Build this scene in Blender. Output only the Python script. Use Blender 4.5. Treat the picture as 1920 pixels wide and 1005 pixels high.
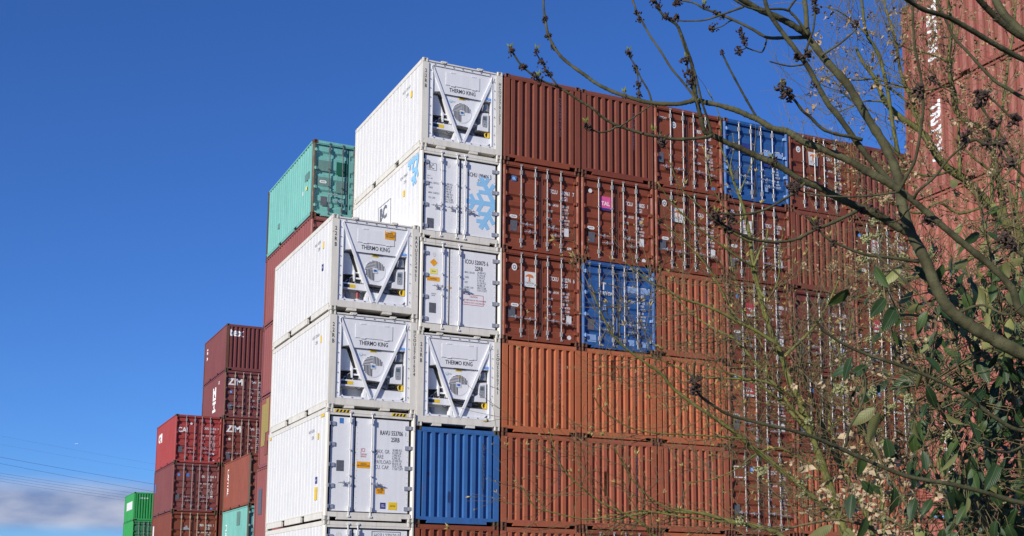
import bpy, bmesh, math, random
from mathutils import Vector, Matrix
sc = bpy.context.scene
for o in list(bpy.data.objects):
    bpy.data.objects.remove(o)
COL = sc.collection
RND = random.Random(7)
R = math.radians

# ------------------------------------------------------------------ camera
CAM = Vector((-11.5243, -30.8575, -2.0499))
YAW, PITCH, ROLL, FPX = 0.434664, 0.151019, 0.0072072, 2340.75   # focal length in pixels of a 1920 wide picture
PPX, PPY = 960.0, 502.5 + 271.466
f_ = Vector((math.sin(YAW)*math.cos(PITCH), math.cos(YAW)*math.cos(PITCH), math.sin(PITCH)))
r0 = Vector((math.cos(YAW), -math.sin(YAW), 0)); u0 = r0.cross(f_)
r_ = math.cos(ROLL)*r0 + math.sin(ROLL)*u0
u_ = -math.sin(ROLL)*r0 + math.cos(ROLL)*u0
cam = bpy.data.cameras.new('camera'); camo = bpy.data.objects.new('camera', cam); COL.objects.link(camo)
cam.sensor_width = 36.0; cam.lens = FPX/1920*36.0
cam.shift_y = 271.466/1920
cam.clip_start = 0.1; cam.clip_end = 30000
camo.matrix_world = Matrix(((r_.x, u_.x, -f_.x, CAM.x), (r_.y, u_.y, -f_.y, CAM.y), (r_.z, u_.z, -f_.z, CAM.z), (0, 0, 0, 1)))
sc.camera = camo
sc.render.resolution_x, sc.render.resolution_y = 1024, 536

# ------------------------------------------------------------------ light
SUN = Vector((1.75, 1.0, -0.80)).normalized()          # the way the light travels
EL = math.asin(-SUN.z); AZ = math.atan2(-SUN.x, -SUN.y)  # azimuth of the sun from +Y towards +X
W = bpy.data.worlds.new('World'); sc.world = W; W.use_nodes = True
nt = W.node_tree; nt.nodes.clear()
def wn(t, **k):
    n = nt.nodes.new(t)
    for a, b in k.items(): setattr(n, a, b)
    return n
sky = wn('ShaderNodeTexSky', sky_type='NISHITA', sun_disc=False, sun_elevation=EL, sun_rotation=AZ % (2*math.pi),
         altitude=600, air_density=1.0, dust_density=0.05, ozone_density=3.5)
bg = wn('ShaderNodeBackground'); bg.inputs[1].default_value = 0.092
wo = wn('ShaderNodeOutputWorld')
tc = wn('ShaderNodeTexCoord'); sep = wn('ShaderNodeSeparateXYZ')
nt.links.new(tc.outputs['Generated'], sep.inputs[0])
# low bank of cloud all round the horizon
mp = wn('ShaderNodeMapping'); mp.inputs['Scale'].default_value = (1.0, 1.0, 4.2); mp.inputs['Location'].default_value = (0.85, 0.2, 0.0)
no = wn('ShaderNodeTexNoise'); no.inputs['Scale'].default_value = 8.0; no.inputs['Detail'].default_value = 9; no.inputs['Roughness'].default_value = 0.6
nt.links.new(tc.outputs['Generated'], mp.inputs[0]); nt.links.new(mp.outputs[0], no.inputs[0])
band = wn('ShaderNodeMapRange', interpolation_type='SMOOTHSTEP')
for i, v in enumerate((0.046, 0.060)): band.inputs[1+i].default_value = v
band2 = wn('ShaderNodeMapRange', interpolation_type='SMOOTHSTEP')
for i, v in enumerate((0.097, 0.074)): band2.inputs[1+i].default_value = v
for b in (band, band2): nt.links.new(sep.outputs['Z'], b.inputs[0])
mu = wn('ShaderNodeMath', operation='MULTIPLY'); nt.links.new(band.outputs[0], mu.inputs[0]); nt.links.new(band2.outputs[0], mu.inputs[1])
th = wn('ShaderNodeMapRange', interpolation_type='SMOOTHSTEP'); th.inputs[1].default_value = 0.44; th.inputs[2].default_value = 0.52
nt.links.new(no.outputs[0], th.inputs[0])
mu2 = wn('ShaderNodeMath', operation='MULTIPLY'); nt.links.new(mu.outputs[0], mu2.inputs[0]); nt.links.new(th.outputs[0], mu2.inputs[1])
mp2 = wn('ShaderNodeMapping'); mp2.inputs['Scale'].default_value = (1.0, 1.0, 3.0); mp2.inputs['Location'].default_value = (0.5, 0.0, -0.05)
no2 = wn('ShaderNodeTexNoise'); no2.inputs['Scale'].default_value = 13.0; no2.inputs['Detail'].default_value = 5
nt.links.new(tc.outputs['Generated'], mp2.inputs[0]); nt.links.new(mp2.outputs[0], no2.inputs[0])
cr = wn('ShaderNodeValToRGB'); cr.color_ramp.elements[0].position = 0.38; cr.color_ramp.elements[0].color = (2.2, 3.1, 5.5, 1)
cr.color_ramp.elements[1].position = 0.66; cr.color_ramp.elements[1].color = (5.6, 6.0, 7.4, 1)
nt.links.new(no2.outputs[0], cr.inputs[0])
mx = wn('ShaderNodeMixRGB'); nt.links.new(mu2.outputs[0], mx.inputs[0]); tint = wn('ShaderNodeMixRGB', blend_type='MULTIPLY'); tint.inputs[0].default_value = 1; tint.inputs[2].default_value = (0.46, 0.80, 1.42, 1)   # deep, dry spring blue
nt.links.new(sky.outputs[0], tint.inputs[1]); nt.links.new(tint.outputs[0], mx.inputs[1]); nt.links.new(cr.outputs[0], mx.inputs[2])
nt.links.new(mx.outputs[0], bg.inputs[0]); nt.links.new(bg.outputs[0], wo.inputs[0])
sl = bpy.data.lights.new('sun', 'SUN'); sl.energy = 4.9; sl.angle = R(0.53); sl.color = (1.0, 0.93, 0.82)
so = bpy.data.objects.new('sun', sl); COL.objects.link(so); so.rotation_euler = SUN.to_track_quat('-Z', 'Y').to_euler()
vs = sc.view_settings; sc.display_settings.display_device = 'sRGB'
vs.view_transform = 'Standard'; vs.look = 'None'; vs.gamma = 1; vs.use_curve_mapping = False; vs.exposure = 0.02
sc.cycles.max_bounces = 6; sc.cycles.use_denoising = True

# ------------------------------------------------------------------ materials
MATS = {}
def srgb(r, g, b):
    f = lambda c: ((c/255+0.055)/1.055)**2.4 if c > 10 else c/255/12.92
    return (f(r), f(g), f(b))
class NT:
    def __init__(s, name):
        m = bpy.data.materials.new(name); m.use_nodes = True; s.m = m; s.t = m.node_tree; s.b = s.t.nodes['Principled BSDF']
    def n(s, t, **k):
        n = s.t.nodes.new(t)
        for a, b in k.items():
            if a.startswith('i_'): n.inputs[int(a[2:])].default_value = b
            else: setattr(n, a, b)
        return n
    def l(s, a, b): s.t.links.new(a, b)
def noise(N, vec, scale, detail=4, rough=0.55, mscale=None):
    if mscale:
        m = N.n('ShaderNodeMapping'); m.inputs['Scale'].default_value = mscale; N.l(vec, m.inputs[0]); vec = m.outputs[0]
    n = N.n('ShaderNodeTexNoise'); n.inputs['Scale'].default_value = scale; n.inputs['Detail'].default_value = detail
    n.inputs['Roughness'].default_value = rough; N.l(vec, n.inputs[0]); return n.outputs[0]
def ramp(N, v, a, b, lo=0.0, hi=1.0):
    m = N.n('ShaderNodeMapRange'); N.l(v, m.inputs[0])
    for i, x in zip((1, 2, 3, 4), (a, b, lo, hi)): m.inputs[i].default_value = x
    return m.outputs[0]
def mixc(N, fac, a, b, mode='MIX'):
    m = N.n('ShaderNodeMixRGB', blend_type=mode)
    for i, x in ((0, fac), (1, a), (2, b)):
        if hasattr(x, 'default_value'): N.l(x, m.inputs[i])
        else: m.inputs[i].default_value = x if i == 0 else (*x, 1)
    return m.outputs[0]
def paint(key, col, rust=0.25, dirt=0.25, rough=0.5, fade=0.55, bump=0.4):
    """Weathered container paint: blotchy fading, rain streaks, rust spots and scrapes."""
    if key in MATS: return MATS[key]
    N = NT(key); g = N.n('ShaderNodeNewGeometry').outputs['Position']
    c = mixc(N, ramp(N, noise(N, g, 0.55, 6, 0.6), 0.35, 0.7, 0, fade), col, tuple(min(1, x*1.15+0.012) for x in col))
    c = mixc(N, ramp(N, noise(N, g, 1.0, 5, 0.6, (7, 7, 0.45)), 0.42, 0.75, 0, dirt), c, tuple(x*0.45+0.012 for x in col))
    c = mixc(N, ramp(N, noise(N, g, 5, 8, 0.65), 0.4, 0.75, 0, dirt*0.6), c, tuple(x*0.6+0.02 for x in col))
    a = ramp(N, noise(N, g, 6.5, 9, 0.68), 0.665-0.09*rust, 0.735-0.09*rust)
    big = ramp(N, noise(N, g, 0.8, 3), 0.42, 0.66)
    m = N.n('ShaderNodeMath', operation='MULTIPLY'); N.l(a, m.inputs[0]); N.l(big, m.inputs[1])
    m2 = N.n('ShaderNodeMath', operation='MULTIPLY'); N.l(m.outputs[0], m2.inputs[0]); m2.inputs[1].default_value = min(1, rust*2)
    c = mixc(N, m2.outputs[0], c, (0.10, 0.042, 0.018))
    st = ramp(N, noise(N, g, 1.0, 7, 0.62, (9, 9, 0.7)), 0.60, 0.74, 0, min(1, rust*1.5))      # rust runs
    st2 = N.n('ShaderNodeMath', operation='MULTIPLY'); N.l(st, st2.inputs[0]); N.l(ramp(N, noise(N, g, 1.1, 4), 0.45, 0.62), st2.inputs[1])
    c = mixc(N, st2.outputs[0], c, (0.16, 0.068, 0.028))
    sp = ramp(N, noise(N, g, 26, 4, 0.6), 0.70, 0.76, 0, min(0.8, 0.2+rust))                    # chips and scrapes
    c = mixc(N, sp, c, tuple(x*0.4+0.03 for x in col))
    N.l(c, N.b.inputs['Base Color']); N.l(ramp(N, noise(N, g, 3, 5), 0.3, 0.7, rough-0.08, rough+0.2), N.b.inputs['Roughness'])
    N.b.inputs['Specular IOR Level'].default_value = 0.3
    b = N.n('ShaderNodeBump'); b.inputs['Strength'].default_value = bump; b.inputs['Distance'].default_value = 0.03
    N.l(noise(N, g, 2.2, 5, 0.6), b.inputs['Height']); N.l(b.outputs[0], N.b.inputs['Normal'])
    MATS[key] = N.m; return N.m
def plain(key, col, rough=0.5, metal=0.0, var=0.15, scale=8):
    if key in MATS: return MATS[key]
    N = NT(key); g = N.n('ShaderNodeNewGeometry').outputs['Position']
    c = mixc(N, ramp(N, noise(N, g, scale, 6), 0.35, 0.7), col, tuple(x*(1-var) for x in col))
    N.l(c, N.b.inputs['Base Color']); N.b.inputs['Roughness'].default_value = rough; N.b.inputs['Metallic'].default_value = metal
    MATS[key] = N.m; return N.m
def worn(key, col, amount):
    """Lettering paint that has partly flaked away (flakes are cut out)."""
    if key in MATS: return MATS[key]
    N = NT(key); g = N.n('ShaderNodeNewGeometry').outputs['Position']
    N.b.inputs['Base Color'].default_value = (*col, 1); N.b.inputs['Roughness'].default_value = 0.6
    N.l(ramp(N, noise(N, g, 3.2, 4, 0.55), amount-0.02, amount+0.02), N.b.inputs['Alpha'])
    MATS[key] = N.m; return N.m

WHITE = paint('reefer_white', (0.69, 0.685, 0.665), 0.10, 0.16, 0.4, 0.2, 0.12)
UNITW = paint('unit_white', (0.75, 0.76, 0.78), 0.05, 0.14, 0.35, 0.2, 0.08)
IVORY = paint('frame_ivory', (0.72, 0.69, 0.61), 0.5, 0.3, 0.45, 0.2, 0.1)
STEEL = plain('galvanised_steel', (0.46, 0.455, 0.44), 0.5, 0.4, 0.3, 30)
HINGE = plain('hinge_steel', (0.40, 0.42, 0.47), 0.5, 0.3, 0.3, 20)
DARK = plain('dark_machinery_and_gap', (0.02, 0.02, 0.022), 0.6, 0, 0.5, 20)
GASK = plain('black_gasket', (0.017, 0.018, 0.02), 0.7)
GREY = plain('grey_plate', (0.16, 0.16, 0.18), 0.45, 0.3, 0.3, 14)
MIDG = plain('mid_grey', (0.33, 0.35, 0.38), 0.5)
PWHITE = plain('print_white', (0.78, 0.78, 0.76), 0.55, 0, 0.08)
SWHITE = plain('sticker_white', (0.72, 0.72, 0.71), 0.5, 0, 0.15)
PBLACK = plain('print_black', (0.02, 0.02, 0.025), 0.5)
SLOT = plain('slot_grey', (0.075, 0.075, 0.08), 0.6)
PGREY = plain('print_grey', (0.16, 0.17, 0.2), 0.5)
ORANGE = plain('sticker_orange', (0.80, 0.36, 0.01), 0.5)
YELLOW = plain('sticker_yellow', (0.82, 0.56, 0.02), 0.5)
PALEY = plain('sticker_pale_yellow', (0.85, 0.75, 0.2), 0.5)
BLUEST = plain('sticker_blue', (0.05, 0.20, 0.52), 0.5)
SKYB = plain('sticker_sky_blue', (0.06, 0.30, 0.78), 0.5)
NAVYST = plain('sticker_navy', (0.03, 0.04, 0.22), 0.5)
PALEB = plain('print_pale_blue', (0.27, 0.54, 0.80), 0.5, 0, 0.06)
PINK = plain('sign_pink', (0.72, 0.10, 0.30), 0.5)
REDS = plain('sign_red', (0.55, 0.03, 0.07), 0.5)
REDP = plain('print_red', (0.55, 0.10, 0.10), 0.5)
RUSTO = plain('logo_orange', (0.62, 0.19, 0.05), 0.5)
WORNW = worn('print_white_worn', (0.78, 0.77, 0.75), 0.30)
WORNW2 = worn('print_white_flaked', (0.76, 0.76, 0.76), 0.40)
SCREEN = plain('display', (0.10, 0.14, 0.16), 0.25)
COPPER = plain('red_cap', (0.25, 0.03, 0.03), 0.5)

# ------------------------------------------------------------------ mesh building
class MB:
    def __init__(s): s.v = []; s.f = []
    def box(s, x0, x1, y0, y1, z0, z1):
        i = len(s.v)
        s.v += [(x0, y0, z0), (x1, y0, z0), (x1, y1, z0), (x0, y1, z0), (x0, y0, z1), (x1, y0, z1), (x1, y1, z1), (x0, y1, z1)]
        s.f += [(i, i+3, i+2, i+1), (i+4, i+5, i+6, i+7), (i, i+1, i+5, i+4), (i+1, i+2, i+6, i+5), (i+2, i+3, i+7, i+6), (i+3, i, i+4, i+7)]
        return s
    def prism(s, pts, y0, y1):          # outline in x,z (counter-clockwise seen from -y) pulled from y0 back to y1
        i = len(s.v); n = len(pts)
        s.v += [(x, y0, z) for x, z in pts] + [(x, y1, z) for x, z in pts]
        s.f.append(tuple(range(i, i+n))); s.f.append(tuple(reversed(range(i+n, i+2*n))))
        s.f += [(i+(k+1) % n, i+k, i+n+k, i+n+(k+1) % n) for k in range(n)]
        return s
    def bar(s, a, b, w, d, up=(0, 1, 0)):   # square bar from a to b, w wide and d deep along "up"
        a, b, up = Vector(a), Vector(b), Vector(up); t = (b-a).normalized(); side = t.cross(up).normalized(); up = side.cross(t)
        i = len(s.v)
        for p in (a, b):
            for q, e in ((-1, -1), (1, -1), (1, 1), (-1, 1)): s.v.append(tuple(p+side*(w/2*q)+up*(d/2*e)))
        s.f += [(i+3, i+2, i+1, i), (i+4, i+5, i+6, i+7)] + [(i+k, i+(k+1) % 4, i+4+(k+1) % 4, i+4+k) for k in range(4)]
        return s
    def tube(s, pts, rad, n=8, cap=True):
        pts = [Vector(p) for p in pts]; m = len(pts)
        rad = rad if isinstance(rad, (list, tuple)) else [rad]*m
        ref = Vector((0.13, 0.21, 0.97)); i = len(s.v)
        t0 = (pts[1]-pts[0]).normalized()
        side = t0.cross(ref)
        if side.length < 0.1: side = t0.cross(Vector((1, 0, 0)))
        side.normalize()
        for k in range(m):
            t = (pts[min(k+1, m-1)]-pts[max(k-1, 0)]).normalized()
            side = (side-t*side.dot(t)).normalized(); up = t.cross(side)
            for j in range(n):
                a = 2*math.pi*j/n
                s.v.append(tuple(pts[k]+(side*math.cos(a)+up*math.sin(a))*rad[k]))
        for k in range(m-1):
            for j in range(n):
                s.f.append((i+k*n+j, i+k*n+(j+1) % n, i+(k+1)*n+(j+1) % n, i+(k+1)*n+j))
        if cap:
            s.f.append(tuple(reversed(range(i, i+n)))); s.f.append(tuple(range(i+(m-1)*n, i+m*n)))
        return s
    def disc(s, x, z, r, y0, y1, n=24, sx=1.0):
        return s.prism([(x+sx*r*math.cos(2*math.pi*k/n), z+r*math.sin(2*math.pi*k/n)) for k in range(n)], y0, y1)
    def strip(s, P, Q):
        i = len(s.v); n = len(P); s.v += list(P)+list(Q)
        s.f += [(i+k, i+k+1, i+n+k+1, i+n+k) for k in range(n-1)]
        return s
    def mesh(s, name, smooth=False):
        me = bpy.data.meshes.new(name); me.from_pydata(s.v, [], s.f)
        if smooth: me.polygons.foreach_set('use_smooth', [True]*len(me.polygons))
        me.update(); return me
CACHE = {}
def shared(key, fn, smooth=False):
    if key not in CACHE: CACHE[key] = fn().mesh(key.split('|')[0], smooth)
    return CACHE[key]
def put(name, me, mat, parent=None, loc=(0, 0, 0), mw=None, **props):
    if not me.materials: me.materials.append(None)
    o = bpy.data.objects.new(name, me); COL.objects.link(o)
    o.material_slots[0].link = 'OBJECT'; o.material_slots[0].material = mat
    if parent: o.parent = parent
    if mw is not None: o.matrix_local = mw
    else: o.location = loc
    for k, v in props.items(): o[k] = v
    return o
def thing(name, label, cat, loc=(0, 0, 0), group=None):
    o = bpy.data.objects.new(name, None); COL.objects.link(o); o.location = loc; o.empty_display_size = 0.3
    o['label'] = label; o['category'] = cat
    if group: o['group'] = group
    return o
def tag(o, label, cat, group=None):
    o['label'] = label; o['category'] = cat
    if group: o['group'] = group
    return o

# ---- lettering: collected first, turned into meshes in one go at the end
PENDING = []
FRONT = (Vector((1, 0, 0)), Vector((0, 0, 1)))
SIDE = (Vector((0, -1, 0)), Vector((0, 0, 1)))
def down(b): return (-b[1], b[0])                  # the same wall, reading from top to bottom
def write(parent, text, loc, size, mat, basis=FRONT, sx=0.78, align='LEFT', bold=0.0, line=1.0, prof=None, name='lettering'):
    PENDING.append((parent, text, Vector(loc), size, mat, basis, sx, align, bold, line, prof, name))
def stack(t): return '\n'.join(t)
def finish_lettering():
    keys = {}
    for p in PENDING:
        k = (p[1], p[3], p[6], p[7], p[8], p[9])
        if k in keys: continue
        c = bpy.data.curves.new('lettering', 'FONT'); c.body = p[1]; c.size = p[3]; c.align_x = p[7]; c.offset = p[8]*p[3]
        c.space_line = p[9]; c.resolution_u = 2; c.fill_mode = 'FRONT'
        o = bpy.data.objects.new('lettering', c); COL.objects.link(o); keys[k] = o
    bpy.context.view_layer.update(); dg = bpy.context.evaluated_depsgraph_get()
    mesh = {}
    for k, o in keys.items():
        me = bpy.data.meshes.new_from_object(o.evaluated_get(dg)); me.name = 'lettering'
        sx = k[2]
        if sx < 0:
            xs = [q.co.x for q in me.vertices]; sx = -sx/max(1e-3, max(xs)-min(xs))
        me.transform(Matrix.Diagonal((sx, 1, 1, 1))); mesh[k] = me
    for k, o in keys.items():
        c = o.data; bpy.data.objects.remove(o); bpy.data.curves.remove(c)
    for parent, text, loc, size, mat, (u, v), sx, align, bold, line, prof, name in PENDING:
        me = mesh[(text, size, sx, align, bold, line)]
        w = u.cross(v); M = Matrix(((u.x, v.x, w.x, loc.x), (u.y, v.y, w.y, loc.y), (u.z, v.z, w.z, loc.z), (0, 0, 0, 1)))
        if prof:                                   # let the paint follow the folds of the sheet below it
            axis, ax, breaks = prof                # axis across the folds, depth axis, [(pos, depth)]
            bm = bmesh.new(); bm.from_mesh(me); bm.transform(M)
            nrm = Vector((0, 0, 0)); nrm[axis] = 1
            lo = min(q.co[axis] for q in bm.verts); hi = max(q.co[axis] for q in bm.verts)
            for pos, d in breaks:
                if lo < pos < hi:
                    co = Vector((0, 0, 0)); co[axis] = pos
                    bmesh.ops.bisect_plane(bm, geom=bm.verts[:]+bm.edges[:]+bm.faces[:], plane_co=co, plane_no=nrm)
            for q in bm.verts:
                x = q.co[axis]
                for (p0, d0), (p1, d1) in zip(breaks, breaks[1:]):
                    if p0 <= x <= p1:
                        q.co[ax] += d0+(d1-d0)*(x-p0)/max(1e-6, p1-p0); break
            me = bpy.data.meshes.new('lettering'); bm.to_mesh(me); bm.free(); M = Matrix.Identity(4)
        if len(me.materials) != 1 or me.materials[0]: me.materials.clear(); me.materials.append(None)
        o = bpy.data.objects.new(name, me); COL.objects.link(o)
        o.material_slots[0].link = 'OBJECT'; o.material_slots[0].material = mat
        if parent: o.parent = parent
        o.matrix_local = M

# ------------------------------------------------------------------ ground
gm = NT('yard_gravel'); gp = gm.n('ShaderNodeNewGeometry').outputs['Position']
gm.l(mixc(gm, ramp(gm, noise(gm, gp, 3, 8, 0.7), 0.3, 0.7), (0.045, 0.043, 0.04), (0.085, 0.08, 0.075)), gm.b.inputs['Base Color']); gm.b.inputs['Roughness'].default_value = 0.9
GZ = -2.896
g = MB(); g.v = [(-4000, -3000, GZ), (4000, -3000, GZ), (4000, 5000, GZ), (-4000, 5000, GZ)]; g.f = [(0, 1, 2, 3)]
put('ground', g.mesh('ground'), gm.m, kind='structure')

# ------------------------------------------------------------------ container parts
CW, CL, H8, H9 = 2.438, 6.058, 2.591, 2.896
PITCH_X = 2.4966
def casting_mesh():
    bm = bmesh.new(); bmesh.ops.create_cube(bm, size=1)
    for q in bm.verts: q.co = Vector(((q.co.x+0.5)*0.162, (q.co.y+0.5)*0.178, (q.co.z+0.5)*0.118))
    bm.faces.ensure_lookup_table()
    for nrm, sx in (((0, -1, 0), 1), ((-1, 0, 0), 1)):
        nrm = Vector(nrm); f = [q for q in bm.faces if q.normal.dot(nrm) > 0.9 and q.calc_area() > 0.01][0]
        bmesh.ops.inset_individual(bm, faces=[f], thickness=0.032)
        c = f.calc_center_median()
        for q in f.verts:
            d = q.co-c
            if nrm.y: q.co = c+Vector((d.x*0.62, d.y, d.z*1.35))
            else: q.co = c+Vector((d.x, d.y*0.62, d.z*1.35))
        r = bmesh.ops.extrude_discrete_faces(bm, faces=[f]); nf = r['faces'][0]
        bmesh.ops.translate(bm, verts=nf.verts[:], vec=-nrm*0.06)
    bmesh.ops.bevel(bm, geom=[e for e in bm.edges if e.calc_face_angle(0) > 1.4 and e.calc_length() > 0.1], offset=0.008, segments=1, affect='EDGES')
    m = MB(); bm.verts.index_update(); m.v = [tuple(q.co) for q in bm.verts]; m.f = [tuple(x.index for x in q.verts) for q in bm.faces]; bm.free(); return m
def trap(u0, u1, pitch, flat, slope, d_out, d_in, start_in=True):
    """corrugation profile as (position, depth) breakpoints"""
    n = max(1, round((u1-u0)/pitch)); p = (u1-u0)/n; k = p/pitch; out = []
    inner = p-(flat+2*slope)*k
    for i in range(n):
        a = u0+i*p
        out += [(a, d_in), (a+inner/2, d_in), (a+inner/2+slope*k, d_out), (a+inner/2+(slope+flat)*k, d_out), (a+inner/2+(2*slope+flat)*k, d_in)]
    out.append((u1, d_in)); return out
SIDE_PROF = trap(0.12, CL-0.12, 0.278, 0.095, 0.07, 0.012, 0.048)
SIDE_PROF_LET = [(p, d-0.006) for p, d in SIDE_PROF]
END_PROF = trap(0.155, CW-0.155, 0.2365, 0.100, 0.031, 0.012, 0.090)
REEF_PROF = []
for k in range(19):
    y = 0.14+k*0.304
    REEF_PROF += [(y, 0.013), (y+0.262, 0.013), (y+0.273, 0.005), (y+0.293, 0.005)]
REEF_PROF = [q for q in REEF_PROF if q[0] < CL-0.14]+[(CL-0.12, 0.016)]
def door_prof(H):
    z0, z1 = 0.185, H-0.155; pr = [(z0, 0.0)]
    n = 5; cs = [z0+(z1-z0)*t for t in (0.115, 0.285, 0.455, 0.605, 0.865)]
    for c in cs: pr += [(c-0.105, 0.0), (c-0.062, 0.040), (c+0.045, 0.040), (c+0.105, 0.0)]
    return pr+[(z1, 0.0)]
DY = 0.078                                           # plane of the doors behind the corner castings
def sheet(u, prof, w0, w1, fn):
    m = MB(); m.strip([fn(p, d, w0) for p, d in prof], [fn(p, d, w1) for p, d in prof]); return m
def post_mesh(wide, H):
    m = MB()
    if wide > 0.1: return m.box(0, wide, 0.004, 0.118, 0.1185, H-0.1185)
    c = wide*0.5; P = [(0, 0.118), (0, 0.004+c), (c, 0.004), (wide, 0.004), (wide, 0.118)]
    m.v = [(x, y, 0.1185) for x, y in P]+[(x, y, H-0.1185) for x, y in P]
    m.f = [(4, 3, 2, 1, 0), (5, 6, 7, 8, 9)]+[(k, (k+1) % 5, 5+(k+1) % 5, 5+k) for k in range(5)]; return m
def base_parts(root, H, mat, castmat, wide=0.155, reefer=False, left=True, postmat=None, L=CL, depth_open=0.0):
    postmat = postmat or mat
    cm = shared('corner_casting', casting_mesh)
    for x in (0, CW-0.162):
        for z in (0, H-0.118):
            put('corner_casting', cm, castmat, root, (x, 0, z))
            if left and x == 0: put('corner_casting', cm, castmat, root, (x, L-0.178, z))
    posts = []
    for x, nm in ((0.003, 'l'), (CW-0.003-wide, 'r')):
        posts.append(put('corner_post', shared(f'corner_post|{wide}{H}{nm}', lambda: post_mesh(wide, H)), postmat, root, (x, 0, 0)))
    zt = H-0.07 if not reefer else H-0.13
    zb = 0.165 if not reefer else 0.235
    if left:
        put('corner_post', shared(f'rear_post|{H}', lambda: MB().box(0.003, 0.12, L-0.118, L-0.004, 0.1185, H-0.1185)), postmat, root)
        pr = REEF_PROF if reefer else SIDE_PROF
        put('side_panel', shared(f'side_panel|{reefer}{H}', lambda: sheet(0, pr, zb, zt, lambda p, d, z: (d, p, z))), mat, root)
        put('top_rail', shared(f'top_rail|{reefer}{H}', lambda: MB().box(0.002, 0.07, 0.1785, L-0.1785, zt, H-0.012).box(0.004, 0.03, 0.1185, 0.178, zt, H-0.119)), mat if not reefer else postmat, root)
        def rail():
            m = MB(); zz = zb-0.035
            for a, b in ((0.1785, 1.83), (2.19, 3.87), (4.23, L-0.1785)): m.box(0.004, 0.06, a, b, 0.045, zz)
            m.box(0.004, 0.06, 1.83, 4.23, zz-0.03, zz-0.0005) if False else None
            m.box(-0.001 if reefer else 0.003, 0.07, 0.1185, L-0.1185, zz, zb)
            return m
        put('bottom_rail', shared(f'bottom_rail|{reefer}{H}', rail), postmat if reefer else mat, root)
    put('side_panel', shared(f'right_side|{H}', lambda: MB().box(CW-0.05, CW-0.012, 0.119, L-0.05, 0.05, H-0.02)), mat, root)
    put('roof', shared(f'roof|{H}{left}', lambda: MB().box(0.075 if left else 0.0, CW-0.051, 0.12, L-0.05, H-0.045, H-0.02)), mat, root)
    put('floor', shared(f'floor|{left}', lambda: MB().box(0.075 if left else 0.02, CW-0.051, 0.12+depth_open, L-0.05, 0.125, 0.165)), GREY, root)
    put('rear_wall', shared(f'rear_wall|{H}', lambda: MB().box(0.02, CW-0.02, L-0.045, L-0.012, 0.119, H-0.119)), mat, root)
    if not left: put('side_panel', shared(f'left_side|{H}', lambda: MB().box(0.0125, 0.05, 0.119, L-0.05, 0.05, H-0.046)), mat, root)
    return posts
def sticker(root, x, z, w, h, mat, y=DY-0.004, text=None, tsize=0.06, tmat=None, side=False, shape=None, name='placard', tsx=0.8, lines=1.0, bold=0.02):
    key = f'{name}|{w:.3f}{h:.3f}{side}{shape}'
    if shape == 'disc': fn = lambda: MB().disc(0, 0, h/2, -0.003, 0.0, 20, w/h)
    elif shape == 'oval': fn = lambda: MB().prism([((w/2-h/2)*(1 if math.cos(a) > 0 else -1)+h/2*math.cos(a), h/2*math.sin(a)) for a in [2*math.pi*(k+.5)/16 for k in range(16)]], -0.003, 0)
    elif shape == 'diamond': fn = lambda: MB().prism([(0, -h/2), (w/2, 0), (0, h/2), (-w/2, 0)], -0.003, 0)
    elif side: fn = lambda: MB().box(-0.003, 0, -w/2, w/2, -h/2, h/2)
    else: fn = lambda: MB().box(-w/2, w/2, -0.003, 0, -h/2, h/2)
    loc = (y, x, z) if side else (x, y, z)
    o = put(name, shared(key, fn), mat, root, loc)
    if text:
        n = text.count('\n'); b = SIDE if side else FRONT
        zz = (n*tsize*lines-0.7*tsize)/2
        write(o, text, (-0.0045, 0, zz) if side else (0, -0.0045, zz), tsize, tmat or PBLACK, b, tsx, 'CENTER', bold, lines)
    return o
TINY = 'MAX. GROSS\n\nTARE\n\nNET\n\nCU. CAP.'
def tiny_nums(a): return '%d.%d00 KGS\n%d.%d90 LBS\n2.%d00 KGS\n4.%d50 LBS\n2%d.%d80 KGS\n4%d.%d40 LBS\n33.%d CU.M.\n1.1%d0 CU.FT.' % tuple((a*7+i*3) % 9+1 if i else 30 for i in range(12))

def rod_mesh(H):
    m = MB(); z0, z1 = 0.10, H-0.075
    m.tube([(0, 0, z0), (0, 0, z1)], 0.017, 8)
    for z in (z0-0.012, z1-0.03): m.box(-0.03, 0.034, -0.026, 0.05, z, z+0.045)             # cam keepers
    for z in (0.235, H-0.36): m.box(-0.028, 0.028, -0.030, 0.045, z, z+0.13)                 # guide brackets
    for z in (H*0.40, H*0.63): m.box(-0.03, 0.03, -0.022, 0.045, z, z+0.03)
    return m
def handle_mesh(l=0.40, flip=False):
    s = -1 if flip else 1; m = MB()
    m.bar((0, -0.02, 0), (s*l, -0.022, -0.01), 0.018, 0.010)
    m.box(-0.02, 0.02, -0.03, 0.018, -0.03, 0.03)
    m.box(s*l*0.5-0.022, s*l*0.5+0.022, -0.030, 0.05, -0.022, 0.028); m.box(s*l*0.5-0.008, s*l*0.5+0.008, -0.036, -0.008, -0.05, 0.05)
    m.box(s*l*0.78-0.012, s*l*0.78+0.012, -0.032, -0.005, -0.02, 0.016)
    return m
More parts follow.
